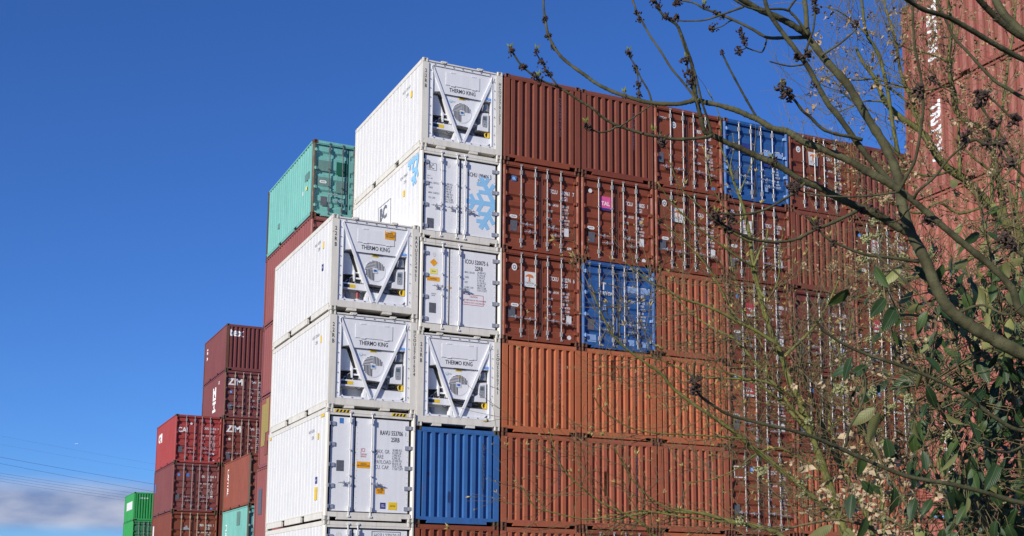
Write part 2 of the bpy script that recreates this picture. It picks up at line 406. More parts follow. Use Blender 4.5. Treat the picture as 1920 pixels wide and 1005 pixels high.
def dry_door_end(root, H, mat, o):
    """header, sill, two ribbed doors with rods, handles, hinges, gaskets and their lettering"""
    put('header', shared(f'door_header|{H}', lambda: MB().box(0.1625, CW-0.1625, 0.008, 0.11, H-0.112, H-0.018).box(0.09, CW-0.09, 0.02, 0.11, H-0.142, H-0.119)), mat, root)
    put('sill', shared('door_sill', lambda: MB().box(0.1625, CW-0.1625, 0.006, 0.11, 0.088, 0.118).box(0.31, CW-0.31, 0.006, 0.11, 0.022, 0.088).box(0.09, CW-0.09, 0.012, 0.11, 0.1185, 0.165)), mat, root)
    pr = door_prof(H)
    def gk():
        m = MB(); m.box(0.082, CW-0.082, DY+0.012, DY+0.06, 0.166, 0.186).box(0.082, CW-0.082, DY+0.012, DY+0.06, H-0.157, H-0.141)
        for a, b in ((0.082, 0.1), (CW/2-0.016, CW/2+0.016), (CW-0.1, CW-0.082)): m.box(a, b, DY+0.004, DY+0.06, 0.186, H-0.157)
        return m
    put('gasket', shared(f'gasket|{H}', gk), GASK, root)
    rods = o.get('rods', (0.57, 1.02, 1.40, 1.84))
    doors = []
    for side, (a, b) in enumerate(((0.10, CW/2-0.017), (CW/2+0.017, CW-0.10))):
        def dm():
            m = sheet(0, pr, a+0.055, b-0.055, lambda p, d, x: (x, DY+d, p)); m.f = [tuple(reversed(q)) for q in m.f]
            m.box(a, a+0.055, DY+0.012, DY+0.05, 0.186, H-0.157).box(b-0.055, b, DY+0.012, DY+0.05, 0.186, H-0.157)
            return m
        d = put('door', shared(f'door|{H}{side}', dm), o.get('doormats', (mat, mat))[side], root); doors.append(d)
        for k in (0, 1):
            put('lock_rod', shared(f'lock_rod|{H}', lambda: rod_mesh(H), False), STEEL if not o.get('rodmat') else o['rodmat'], d, (rods[side*2+k], 0.012, 0))
        hx = o.get('handles', 'split')
        if hx == 'split': hs = ((0, 0.79, False), (1, 0.58, True))
        else: hs = ((0, 0.66, True) if side == 0 else (0, 0.66, False), (1, 0.64, True) if side == 0 else (1, 0.62, False))
        for k, z, fl in hs: put('handle', shared(f'handle|{fl}', lambda: handle_mesh(0.36, fl)), HINGE, d, (rods[side*2+k], -0.002, z))
        for z in (0.36, 0.98, 1.62, 2.25):
            xx = 0.045 if side == 0 else CW-0.155
            put('hinge', shared('hinge', lambda: MB().box(0, 0.11, 0.0, 0.09, -0.04, 0.04).tube([(0.055+0.02*0, -0.006, -0.055), (0.055, -0.006, 0.055)], 0.014, 6)), o.get('hingemat', mat), d, (xx, 0.0, z*H/H8))
    P = (2, 1, [(p, d) for p, d in pr]); ly = DY-0.0035
    col = o.get('ink', PWHITE)
    if o.get('num'):
        n = o['num'].split(' ')
        x0 = o.get('numx', 1.50); zn = o.get('numz', H-0.74)
        write(doors[1], n[0], (x0, ly, zn), 0.165, col, sx=0.62, bold=0.022, prof=P)
        write(doors[1], n[1], (x0+0.36, ly, zn), 0.165, col, sx=0.62, bold=0.022, prof=P)
        if len(n) > 2: write(doors[1], n[2], (x0+0.745, ly, zn), 0.165, col, sx=0.62, bold=0.022, prof=P)
        write(doors[1], o.get('typ', '22G1'), (x0+0.36, ly, zn-0.165), 0.165, col, sx=0.62, bold=0.022, prof=P)
        ti = o.get('tiny', col)
        if ti:
            write(doors[1], TINY, (1.455, ly, zn-0.36), 0.088, ti, sx=0.7, line=1.2, bold=0.02, prof=P)
            write(doors[1], tiny_nums(o.get('seed', 3)), (1.87, ly, zn-0.36), 0.088, ti, sx=0.66, line=1.2, bold=0.02, prof=P)
    for item in o.get('items', ()):
        k, x, z = item[:3]
        if k == 'plate': sticker(root, x, z, 0.21, 0.31, GREY, name='data_plate')
        elif k == 'oval': sticker(root, x, z, 0.24, 0.10, SWHITE, shape='oval', text='APPROVED', tsize=0.035)
        elif k == 'box': sticker(root, x, z, 0.16, 0.24, SWHITE)
        elif k == 'small': sticker(root, x, z, 0.13, 0.075, SWHITE)
        elif k == 'dot': sticker(root, x, z, 0.13, 0.13, item[3] if len(item) > 3 else SWHITE, shape='disc')
        elif k == 'class':
            s = sticker(root, x, z, 0.17, 0.21, SWHITE, shape='disc', name='class_emblem')
            put('ring', shared('class_ring', lambda: MB().disc(0, 0, 0.06, -0.006, -0.004, 16, 0.8)), PGREY, s); put('core', shared('class_core', lambda: MB().disc(0, 0, 0.035, -0.009, -0.0065, 12, 0.7)), SWHITE, s)
        elif k == 'gl': sticker(root, x, z, 0.15, 0.15, BLUEST, text='GL', tsize=0.10, tmat=PWHITE)
        elif k == 'tal':
            m = item[3]; s = sticker(root, x, z, 0.36, 0.42, m, text='TAL', tsize=0.17, tmat=PWHITE, bold=0.03, tsx=0.95)
            put('strip', shared('sign_strip', lambda: MB().box(-0.18, 0.18, -0.007, -0.0035, -0.205, -0.14)), NAVYST if m is PINK else SWHITE, s)
        elif k == 'triton':
            s = sticker(root, x, z, 0.36, 0.44, SWHITE, text=None)
            put('emblem', shared('t_emblem', lambda: MB().prism([(-0.05, -0.06), (0.035, -0.06), (0.01, -0.03), (0.01, 0.07), (0.10, 0.05), (0.125, 0.03), (0.10, 0.12), (0.04, 0.15), (-0.05, 0.15), (-0.12, 0.11), (-0.135, 0.06), (-0.09, 0.08), (-0.03, 0.08), (-0.03, -0.03)], -0.0075, -0.0035)), item[3] if len(item) > 3 else RUSTO, s)
            write(s, 'TRITON', (0, -0.0045, -0.135), 0.075, PGREY, sx=1.0, align='CENTER', bold=0.02)
            write(s, 'INTERNATIONAL', (0, -0.0045, -0.18), 0.028, PGREY, sx=1.0, align='CENTER')
        elif k == 'brand':
            write(doors[0], item[3], (x, ly, z), item[4], item[5] if len(item) > 5 else PWHITE, sx=item[6] if len(item) > 6 else 0.95, bold=0.03, prof=P)
        elif k == 'patch': sticker(root, x, z, item[3], item[4], item[5], name='paint_patch', y=DY-0.0015)
    return doors
def dry_front_end(root, H, mat, o):
    put('header', shared(f'front_header|{H}', lambda: MB().box(0.1625, CW-0.1625, 0.006, 0.11, H-0.118, H-0.022).box(0.1585, CW-0.1585, 0.01, 0.11, H-0.15, H-0.1185)), mat, root)
    put('sill', shared('front_sill', lambda: MB().box(0.1625, CW-0.1625, 0.004, 0.11, 0.098, 0.118).box(0.36, CW-0.36, 0.004, 0.11, 0.020, 0.098).box(0.1585, CW-0.1585, 0.006, 0.11, 0.1185, 0.185)), o.get('sillmat', mat), root)
    def fm():
        m = sheet(0, END_PROF, 0.185, H-0.15, lambda p, d, z: (p, d, z)); m.f = [tuple(q) for q in m.f]; return m
    p = put('front_panel', shared(f'front_panel|{H}', fm), mat, root)
    if o.get('num'):
        k = o.get('ridge', 7); a = (CW-0.31)/9; x = 0.155+a*k
        write(p, stack(o['num']), (x+o.get('numdx', 0.004), o.get('numy', 0.086), H-0.50), 0.125, o.get('ink', PWHITE), sx=0.66, align='CENTER', bold=0.02, line=0.86)
    for it in o.get('fitems', ()):
        if it[0] == 'text': write(p, it[3], (it[1], -0.004, it[2]), it[4], PWHITE, sx=0.95, bold=0.03, prof=(0, 1, END_PROF))
        elif it[0] == 'patch': sticker(root, it[1], it[2], it[3], it[4], it[5], y=0.015, name='paint_patch')
    return p
def ridge_x(k):
    return 0.155+(CW-0.31)/9*(k+0.5)

# ---- reefers
def reefer_side(root, H, num, o):
    N = num.split(' ') if ' ' in num else (num[:4], num[4:10], num[10:])
    for txt, y, z, s in ((N[0]+'  '+N[1]+' '+(N[2] if len(N) > 2 else ''), 1.62, H-0.52, 0.12), (o.get('typ', '22RB'), 1.32, H-0.70, 0.12)):
        write(root, txt, (-0.0005, y, z), s, PGREY, SIDE, 0.72, bold=0.0, name='side_lettering')
    for it in o.get('side', ()):
        mat, y, z, w, h = it[:5]
        sticker(root, y, z, w, h, mat, y=0.0005, side=True, text=it[5] if len(it) > 5 else None, tsize=0.06, tmat=PBLACK if mat is not NAVYST else PWHITE)
def reefer_frame(root, H, castmat, wide):
    return base_parts(root, H, WHITE, castmat, wide, True, True, IVORY, depth_open=0.5)
def make_unit_reefer(label, loc, num, o):
    H = H8; root = thing('reefer_container', label, 'reefer container', loc, 'white refrigerated containers')
    posts = reefer_frame(root, H, IVORY, 0.19)
    # posts carry the stacked serial numbers
    write(posts[0], stack('22RB'), (0.10, 0.0015, 2.16), 0.15, PBLACK, sx=0.78, align='CENTER', line=0.98, bold=0.02)
    write(posts[1], stack(num), (0.115, 0.0015, 2.18), 0.132, PBLACK, sx=0.80, align='CENTER', line=0.88, bold=0.02)
    put('header', shared('unit_header', lambda: MB().box(0.1935, CW-0.1935, 0.01, 0.10, H-0.088, H-0.05)), IVORY, root)
    put('sill', shared('unit_sill', lambda: MB().box(0.1935, CW-0.1935, 0.006, 0.45, 0.10, 0.275)), IVORY, root)
    put('lifting_lug', shared('unit_tab', lambda: MB().box(0.46, 0.72, 0.012, 0.2, 0.03, 0.10)), IVORY, root)
    put('lifting_lug', shared('unit_tab', lambda: 0), IVORY, root, (0.98, 0, 0))
    put('bracket', shared('unit_bracket', lambda: MB().box(0, 0.17, 0.0, 0.13, H-0.0495, H-0.012).box(0.04, 0.13, -0.012, 0.0, H-0.075, H-0.03)), IVORY, root, (0.56, 0, 0))
    put('bracket', shared('unit_bracket', lambda: 0), IVORY, root, (1.66, 0, 0))
    U = bpy.data.objects.new('cooling_unit', None); COL.objects.link(U); U.parent = root
    fr = MB().box(0.20, 0.30, 0.035, 0.08, 0.285, H-0.09).box(CW-0.30, CW-0.20, 0.035, 0.08, 0.285, H-0.09)
    fr.box(0.30, CW-0.30, 0.035, 0.08, H-0.165, H-0.09).box(0.30, CW-0.30, 0.035, 0.08, 0.285, 0.345)
    fr.box(0.30, 0.325, 0.02, 0.06, 0.345, H-0.165).box(CW-0.325, CW-0.30, 0.02, 0.06, 0.345, H-0.165)
    put('unit_frame', shared('unit_frame', lambda: fr), UNITW, U)
    bo = MB()
    for k in range(8):
        z = 0.42+k*0.263
        for x in (0.235, CW-0.25): bo.box(x, x+0.02, 0.012, 0.034, z, z+0.02)
        if k < 7:
            x = 0.36+k*0.28
            for zz in (0.31, H-0.135): bo.box(x, x+0.03, 0.015, 0.034, zz, zz+0.02)
    put('bolts', shared('unit_bolts', lambda: bo), MIDG, U, kind='stuff')
    cav = MB().box(0.326, CW-0.326, 0.46, 0.50, 0.276, H-0.17).box(0.302, 0.325, 0.081, 0.46, 0.276, H-0.17).box(CW-0.325, CW-0.302, 0.081, 0.46, 0.276, H-0.17).box(0.326, CW-0.326, 0.081, 0.46, H-0.19, H-0.166)
    put('housing', shared('unit_housing', lambda: cav), UNITW, U)
    # upper evaporator cover with its sloping underside
    up = MB().prism([(0.328, 1.66), (0.55, 1.70), (0.66, 1.655), (1.80, 1.655), (CW-0.328, 1.68), (CW-0.328, H-0.191), (0.328, H-0.191)], 0.055, 0.459)
    put('upper_cover', shared('unit_upper', lambda: up), UNITW, U)
    def hatch():
        m = MB().box(0.72, 1.745, 0.044, 0.0545, 1.925, 2.305)
        for x in (0.86, 1.50): m.box(x, x+0.13, 0.036, 0.0438, 2.29, 2.325).box(x, x+0.13, 0.036, 0.0438, 1.905, 1.935)
        return m
    put('hatch', shared('unit_hatch', hatch), UNITW, U)
    put('hatch_edge_line', shared('unit_hline', lambda: MB().box(0.712, 1.757, 0.0535, 0.0548, 1.914, 1.925).box(1.7455, 1.757, 0.0535, 0.0548, 1.925, 2.305).box(0.70, 1.80, 0.05, 0.0548, 1.645, 1.654)), PGREY, U)  # dark lines along the hatch's lower and right edges and under the cover
    write(U, 'THERMO KING', (1.228, 0.053, 1.745), 0.160, PBLACK, sx=-0.80, align='CENTER', bold=0.018)
    # condenser fan cover
    fp = MB().prism([(0.905, 0.83), (1.55, 0.80), (1.81, 1.642), (0.645, 1.642)], 0.09, 0.30)
    put('fan_cover', shared('unit_fan_cover', lambda: fp), UNITW, U)
    put('fan_guard', shared('unit_guard', lambda: MB().disc(1.228, 1.195, 0.292, 0.082, 0.0895, 36)), UNITW, U)
    sl_ = MB(); cx, cz, rr = 1.228, 1.195, 0.275
    for k in range(6):
        a = 0.06+k*0.040
        hw = math.sqrt(max(0, rr*rr-a*a))
        sl_.box(cx-hw, cx-0.07*(k < 1)-0.0, 0.078, 0.0815, cz+a-0.009, cz+a+0.012) if k < 6 else 0
    for k in range(6):
        a = 0.015+k*0.043; hw = math.sqrt(max(0, rr*rr-a*a))
        sl_.box(cx+a, cx+a+0.024, 0.078, 0.0815, cz+0.03, cz+hw)
        a = 0.075+k*0.040; hw = math.sqrt(max(0, rr*rr-a*a))
        sl_.box(cx-a-0.01, cx-a+0.014, 0.078, 0.0815, cz-hw, cz+0.035)
    sl_.box(cx-0.045, cx-0.018, 0.078, 0.0815, cz-0.27, cz-0.07)
    put('grille_slots', shared('unit_slots', lambda: sl_), SLOT, U, kind='stuff')
    put('fan_badge', shared('unit_badge', lambda: MB().box(1.165, 1.30, 0.072, 0.0778, 1.13, 1.265)), SWHITE, U)
    put('badge_print', shared('unit_badge2', lambda: MB().box(1.185, 1.28, 0.0695, 0.0718, 1.165, 1.225)), SKYB, U)
    write(U, 'TK', (1.232, 0.0685, 1.172), 0.07, PBLACK, sx=0.9, align='CENTER', bold=0.03)
    put('handle', shared('unit_pull', lambda: MB().prism([(1.07, 1.655), (1.13, 1.635), (1.36, 1.635), (1.42, 1.655)], 0.045, 0.056)), DARK, U)
    sticker(U, 1.228, 1.60, 0.20, 0.055, YELLOW, y=0.0885, text='CAUTION', tsize=0.04)
    if o.get('eco', True):
        e = sticker(U, 0.89, 1.49, 0.10, 0.10, PALEB, y=0.0885, shape='disc', name='emblem'); put('core', shared('eco_core', lambda: MB().disc(0.01, 0.012, 0.036, -0.006, -0.0035, 16)), SWHITE, e)
        write(U, 'eco', (0.96, 0.087, 1.47), 0.06, PGREY)
    # V braces
    for a, b in (((0.30, 0.045, 2.40), (1.165, 0.045, 0.31)), ((CW-0.27, 0.045, 2.39), (1.262, 0.045, 0.31))):
        put('brace', shared(f'unit_brace|{a[0]:.2f}', lambda: MB().bar(a, b, 0.072, 0.05)), UNITW, U)
    # left side machinery
    put('side_box', shared('unit_lbox', lambda: MB().prism([(0.328, 1.04), (0.72, 1.06), (0.72, 1.13), (0.53, 1.62), (0.328, 1.62)], 0.20, 0.455)), UNITW, U)
    put('side_box_gap', shared('unit_lgap', lambda: MB().prism([(0.56, 1.60), (0.74, 1.14), (0.80, 1.14), (0.66, 1.62)], 0.23, 0.45)), DARK, U)  # dark solid filling the gap; its shade is put into the colour
    put('bracket', shared('unit_lbr', lambda: MB().box(0.70, 0.96, 0.16, 0.30, 0.93, 0.975).box(0.66, 0.70, 0.14, 0.30, 0.86, 1.14).box(0.70, 0.96, 0.2, 0.3, 1.10, 1.13)), UNITW, U)
    comp = MB().box(0.33, 1.0, 0.32, 0.455, 0.80, 1.035).tube([(0.40, 0.26, 0.80), (0.40, 0.26, 1.0)], 0.055, 10).tube([(0.40, 0.25, 0.88), (0.75, 0.22, 0.90)], 0.045, 8)
    comp.tube([(0.62, 0.2, 0.80), (0.62, 0.2, 0.93)], 0.04, 8).box(0.72, 0.93, 0.18, 0.32, 0.81, 0.90)
    put('compressor', shared('unit_comp', lambda: comp), DARK, U)
    pip = MB()
    for k, (x, z) in enumerate(((0.45, 0.86), (0.55, 0.95), (0.70, 0.84), (0.86, 0.88))): pip.tube([(x, 0.2, 0.80), (x+0.02, 0.17, z), (x+0.1, 0.22, z+0.05)], 0.014, 6)
    put('pipes', shared('unit_pipes', lambda: pip), MIDG, U)
    put('shelf', shared('unit_shelf', lambda: MB().box(0.328, 1.05, 0.12, 0.455, 0.625, 0.80)), UNITW, U)
    sticker(U, 0.465, 0.715, 0.17, 0.09, PBLACK, y=0.1195); sticker(U, 0.63, 0.715, 0.155, 0.09, YELLOW, y=0.1195)
    put('receiver', shared('unit_receiver', lambda: MB().tube([(0.545, 0.27, 0.37), (0.545, 0.27, 0.56)], 0.075, 14).box(0.42, 0.67, 0.2, 0.34, 0.346, 0.385)), MIDG, U)
    put('gusset', shared('unit_gusset', lambda: MB().prism([(0.328, 0.346), (0.44, 0.346), (0.328, 0.47)], 0.06, 0.09)), UNITW, U)
    put('gusset', shared('unit_gusset2', lambda: MB().prism([(0.98, 0.346), (1.06, 0.346), (1.06, 0.60), (1.02, 0.60)], 0.09, 0.3)), UNITW, U)
    if o.get('bottle'): put('oil_bottle', shared('unit_bottle', lambda: MB().tube([(0.80, 0.22, 0.40), (0.80, 0.22, 0.60)], [0.055, 0.045], 10)), COPPER, U); put('bottle_base', shared('unit_bottle_b', lambda: MB().tube([(0.80, 0.22, 0.347), (0.80, 0.22, 0.399)], 0.06, 10)), SWHITE, U)
    # middle and right side
    put('fan_motor', shared('unit_motor', lambda: MB().tube([(1.05, 0.36, 0.70), (1.72, 0.36, 0.70)], 0.085, 12)), MIDG, U)
    put('cable', shared('unit_cable', lambda: MB().tube([(0.99, 0.2, 0.80), (1.2, 0.14, 0.71), (1.45, 0.16, 0.67), (1.72, 0.2, 0.60), (1.9, 0.22, 0.64)], 0.018, 6).tube([(0.8, 0.2, 0.62), (0.88, 0.17, 0.55), (0.97, 0.2, 0.62)], 0.009, 6)), DARK, U)
    put('lower_cover', shared('unit_lower', lambda: MB().prism([(1.07, 0.346), (2.0, 0.346), (2.11, 0.42), (2.11, 0.585), (1.30, 0.60), (1.07, 0.60)], 0.10, 0.455)), UNITW, U)
    put('cover_seam', shared('unit_seam', lambda: MB().box(1.36, 2.09, 0.095, 0.0995, 0.588, 0.60).bar((2.02, 0.096, 0.36), (2.10, 0.096, 0.43), 0.014, 0.006)), PGREY, U)
    put('duct', shared('unit_duct', lambda: MB().tube([(1.98, 0.24, 1.40), (1.98, 0.24, 1.62)], [0.13, 0.12], 16).tube([(1.90, 0.2, 1.62), (1.90, 0.2, 1.70)], 0.03, 8)), MIDG, U)
    put('control_box', shared('unit_ctrl', lambda: MB().prism([(1.72, 0.78), (2.05, 0.78), (2.05, 1.33), (1.83, 1.30), (1.83, 0.98), (1.72, 0.92)], 0.085, 0.40)), UNITW, U)
    put('control_panel', shared('unit_panel', lambda: MB().prism([(1.868, 0.90), (1.985, 0.90), (2.0, 0.93), (2.0, 1.25), (1.868, 1.23), (1.85, 1.10), (1.85, 0.98)], 0.076, 0.0845)), MIDG, U)
    put('display', shared('unit_disp', lambda: MB().box(1.875, 1.975, 0.071, 0.0755, 1.10, 1.20)), SCREEN, U)
    put('key', shared('unit_keys', lambda: MB().box(1.885, 1.90, 0.072, 0.0755, 1.04, 1.055)), DARK, U); put('key', shared('unit_keys2', lambda: MB().box(1.95, 1.965, 0.072, 0.0755, 1.04, 1.055)), DARK, U); put('key', shared('unit_keys3', lambda: MB().prism([(1.925, 0.96), (1.94, 0.985), (1.91, 0.985)], 0.072, 0.0755)), DARK, U)
    sticker(U, 2.045, 1.73, 0.13, 0.07, SKYB, y=0.0535, text='PTI', tsize=0.05, tmat=PWHITE)
    put('plug_cable', shared('unit_plug', lambda: MB().tube([(2.02+0.06*math.cos(a), 0.14, 0.69+0.075*math.sin(a)) for a in [k*2*math.pi/14 for k in range(15)]], 0.016, 6).box(2.05, 2.09, 0.11, 0.2, 0.60, 0.76)), YELLOW, U)
    put('wiring', shared('unit_wires', lambda: MB().tube([(1.75, 0.2, 0.66), (1.85, 0.16, 0.74), (1.95, 0.18, 0.68), (2.0, 0.2, 0.75)], 0.02, 6).box(1.74, 1.98, 0.2, 0.4, 0.62, 0.70)), DARK, U)
    put('bracket', shared('unit_rbr', lambda: MB().box(1.60, 1.73, 0.16, 0.3, 0.94, 0.99)), UNITW, U)
    if o.get('orange'): sticker(U, 1.62, 2.215, 0.29, 0.24, ORANGE, y=0.0425, text='NOTICE\nHIGH VOLTAGE\nDISCONNECT', tsize=0.05)
    reefer_side(root, H, num, o)
    return root
def make_door_reefer(label, loc, H, num, o):
    root = thing('reefer_container', label, 'reefer container', loc, 'white refrigerated containers')
    reefer_frame(root, H, IVORY, 0.085)
    put('header', shared(f'r_header|{H}', lambda: MB().box(0.1625, CW-0.1625, 0.008, 0.11, H-0.115, H-0.018).box(0.09, CW-0.09, 0.014, 0.11, H-0.175, H-0.1185)), IVORY, root)
    put('sill', shared('r_sill', lambda: MB().box(0.34, CW-0.34, 0.006, 0.11, 0.025, 0.09).box(0.1625, CW-0.1625, 0.006, 0.11, 0.09, 0.118).box(0.09, CW-0.09, 0.010, 0.11, 0.1185, 0.215)), IVORY, root)
    seam = o.get('seam', CW/2); y = 0.07
    def gk():
        m = MB().box(0.09, CW-0.09, y+0.012, y+0.06, 0.216, 0.245).box(0.09, CW-0.09, y+0.012, y+0.06, H-0.21, H-0.176)
        for a, b in ((0.09, 0.155), (seam-0.02, seam+0.02), (CW-0.155, CW-0.09)): m.box(a, b, y+0.012, y+0.06, 0.245, H-0.21)
        return m
    put('gasket', shared(f'r_gasket|{H}{seam}', gk), GASK, root)
    doors = []
    for i, (a, b) in enumerate(((0.155, seam-0.02), (seam+0.02, CW-0.155))):
        def dm():
            m = MB().box(a+0.0005, b-0.0005, y, y+0.05, 0.2455, H-0.2105)
            return m
        doors.append(put('door', shared(f'r_door|{H}{a:.2f}{b:.2f}', dm), UNITW, root))
        rv = MB()
        z = 0.32
        while z < H-0.25:
            for x in (a+0.03, b-0.04): rv.box(x, x+0.014, y-0.004, y-0.0005, z, z+0.014)
            z += 0.14
        put('rivets', shared(f'r_rivets|{H}{a:.2f}{b:.2f}', lambda: rv), MIDG, doors[-1], kind='stuff')
    for k, (x, d) in enumerate(o['rods']): put('lock_rod', shared(f'lock_rod|{H}', lambda: rod_mesh(H)), SWHITE, doors[d], (x, 0.004, 0))
    nh = o.get('hinges', 4)
    for k in range(nh):
        z = 0.36+(H-0.76)*k/(nh-1)
        for i, x in ((0, 0.06), (1, CW-0.265)):
            h_ = put('hinge', shared(f'r_hinge|{i}', lambda: MB().box(0, 0.205, 0.046, 0.069, -0.05, 0.05).box(0.0 if i == 0 else 0.14, 0.065 if i == 0 else 0.205, 0.012, 0.046, -0.045, 0.045)), o.get('hingemat', HINGE), doors[i], (x, -0.004, z))
    for x, z, fl, d in o['handles']: put('handle', shared(f'r_handle|{fl}', lambda: handle_mesh(0.30, fl)), HINGE, doors[d], (x, 0.0, z))
    ly = y-0.003; n = num.split(' '); zn = o.get('numz', H-0.66); x0 = o.get('numx', 1.46)
    if not o.get('nonum'):
        write(doors[1], num, (x0, ly, zn), 0.17, PBLACK, sx=0.64, bold=0.015)
        write(doors[1], o.get('typ', '22RB'), (x0+0.31, ly, zn-0.17), 0.17, PBLACK, sx=0.64, bold=0.015)
    for it in o.get('print', ()):
        d, t, x, z, s, m = it[:6]; write(doors[d], t, (x, ly, z), s, m, sx=0.7, line=it[6] if len(it) > 6 else 1.0, bold=0.005)
    for it in o.get('stick', ()):
        m, x, z, w, h = it[:5]; sticker(root, x, z, w, h, m, y=y-0.001, text=it[5] if len(it) > 5 else None, tsize=it[6] if len(it) > 6 else 0.05, shape=it[7] if len(it) > 7 else None, tmat=PWHITE if m in (NAVYST, SKYB, BLUEST) else PBLACK)
    reefer_side(root, H, num, o)
    root['doors_'] = 0; del root['doors_']
    return root, doors
def snowflake(cx, cz, r, y, parent, axis, clip=None, mat=PALEB):
    """six-armed flake as one flat print; clip keeps only what lies on the sheet"""
    m = MB()
    def seg(a, b, w):
        dx, dz = b[0]-a[0], b[1]-a[1]; l = math.hypot(dx, dz); nx, nz = -dz/l*w/2, dx/l*w/2
        m.v += [(a[0]-nx, 0, a[1]-nz), (b[0]-nx, 0, b[1]-nz), (b[0]+nx, 0, b[1]+nz), (a[0]+nx, 0, a[1]+nz)]; i = len(m.v)-4; m.f.append((i, i+1, i+2, i+3))
    for k in range(6):
        a = math.pi/3*k; d = (math.cos(a), math.sin(a)); seg((0, 0), (d[0]*r, d[1]*r), r*0.16)
        for t in (0.42, 0.72):
            for q in (-1, 1):
                b = a+q*math.pi/3; s = (d[0]*r*t, d[1]*r*t); l = r*(0.36 if t < 0.5 else 0.28)
                seg(s, (s[0]+math.cos(b)*l, s[1]+math.sin(b)*l), r*0.13)
    bm = bmesh.new()
    vs_ = [bm.verts.new(q) for q in m.v]
    for q in m.f: bm.faces.new([vs_[i] for i in q])
    bmesh.ops.translate(bm, verts=bm.verts[:], vec=(cx, 0, cz))
    for co, no_ in clip or (): bmesh.ops.bisect_plane(bm, geom=bm.verts[:]+bm.edges[:]+bm.faces[:], plane_co=(co[0], 0, co[1]), plane_no=(no_[0], 0, no_[1]), clear_outer=True)
    for k, q in enumerate(bm.faces):                      # strokes overlap, so each lies a hair above the last
        pass
    bmesh.ops.split_edges(bm, edges=bm.edges[:]); bm.faces.ensure_lookup_table()
    for k, q in enumerate(bm.faces):
        for w in q.verts: w.co.y = y-0.00012*(k % 31)
    if axis == 'side':
        for w in bm.verts: w.co = Vector((w.co.y, -w.co.x, w.co.z))
    me = bpy.data.meshes.new('snowflake_print'); bm.to_mesh(me); bm.free()
    return put('snowflake_print', me, mat, parent)
# ------------------------------------------------------------------ paints of the dry containers
BRICK = paint('brick_red', (0.215, 0.052, 0.025), 0.2, 0.25)
BRICK2 = paint('brown_red', (0.190, 0.048, 0.026), 0.25, 0.3)
BRICK3 = paint('rust_red', (0.235, 0.060, 0.028), 0.25, 0.3)
MAROON = paint('maroon', (0.200, 0.058, 0.034), 0.15, 0.2)
MAROON2 = paint('dark_maroon', (0.175, 0.046, 0.034), 0.2, 0.25)
ORNG = paint('orange_brown', (0.43, 0.128, 0.054), 0.15, 0.22)
ORNG2 = paint('faded_orange_red', (0.34, 0.098, 0.048), 0.18, 0.3)
ORNG3 = paint('salmon_brown', (0.345, 0.100, 0.052), 0.18, 0.28)
BLUE = paint('bright_blue', (0.034, 0.130, 0.35), 0.9, 0.35)
BLUE2 = paint('faded_blue', (0.020, 0.095, 0.29), 0.35, 0.45, 0.5, 0.6)
LBLUE = paint('bleached_blue', (0.22, 0.36, 0.62), 0.1, 0.3)
TEAL = paint('teal', (0.17, 0.43, 0.38), 0.35, 0.3)
TEALD = paint('dark_teal', (0.01, 0.11, 0.07), 0.1, 0.2)
TEALG = paint('grey_teal', (0.13, 0.25, 0.22), 0.2, 0.3)
PMAR = paint('purple_maroon', (0.255, 0.080, 0.070), 0.2, 0.25)
PMAR2 = paint('plum_red', (0.185, 0.055, 0.050), 0.2, 0.25)
CAIR = paint('bright_red', (0.33, 0.050, 0.044), 0.15, 0.2)
LINR = paint('terracotta', (0.25, 0.072, 0.047), 0.3, 0.3)
OCHRE = paint('ochre_patch', (0.34, 0.26, 0.07), 0.2, 0.3)
GREEN = paint('bright_green', (0.035, 0.30, 0.075), 0.1, 0.15)
GREEND = paint('dull_green', (0.05, 0.18, 0.08), 0.2, 0.3)
NAVY = paint('navy', (0.03, 0.055, 0.17), 0.2, 0.2)
RSTK = paint('faded_brick', (0.275, 0.084, 0.062), 0.2, 0.25)
RSTK2 = paint('pinkish_brick', (0.33, 0.102, 0.072), 0.15, 0.22)
CASTR = paint('rusty_casting', (0.15, 0.060, 0.035), 1.2, 0.5)
CASTY = paint('grimy_casting', (0.10, 0.075, 0.045), 1.3, 0.5)
CASTW = paint('ivory_casting', (0.62, 0.56, 0.45), 1.2, 0.45)
BEIGE = plain('beige_rod', (0.46, 0.38, 0.30), 0.5)

def dry(label, loc, mat, end, o=None, H=H8, left=False, cast=None, group='steel boxes of the long stacked wall', L=CL):
    o = o or {}
    root = thing('shipping_container', label, 'shipping container', loc, group)
    if end == 'door':
        base_parts(root, H, mat, cast or CASTR, 0.08, False, left, o.get('postmat'), L); dry_door_end(root, H, mat, o)
    else:
        base_parts(root, H, mat, cast or CASTR, 0.155, False, left, o.get('postmat'), L); dry_front_end(root, H, mat, o)
    for it in o.get('side', ()):
        k = it[0]
        if k == 'down': write(root, it[1], (-0.0005, it[2], it[3]), it[4], it[5], down(SIDE), it[6] if len(it) > 6 else 0.95, bold=0.035, prof=(1, 0, SIDE_PROF_LET), name='side_lettering')
        elif k == 'text': write(root, it[1], (-0.0005, it[2], it[3]), it[4], it[5], SIDE, 0.9, bold=0.03, prof=(1, 0, SIDE_PROF_LET), name='side_lettering')
        elif k == 'patch': sticker(root, it[1], it[2], it[3], it[4], it[5], y=0.0095, side=True, name='paint_patch')
    return root
def X(c): return c*PITCH_X
def Z(r): return r*H8 if r >= 0 else GZ
jit = random.Random(3)
def at(c, r): return (X(c)+jit.uniform(-0.012, 0.012), jit.uniform(-0.02, 0.02), Z(r)+0.002)

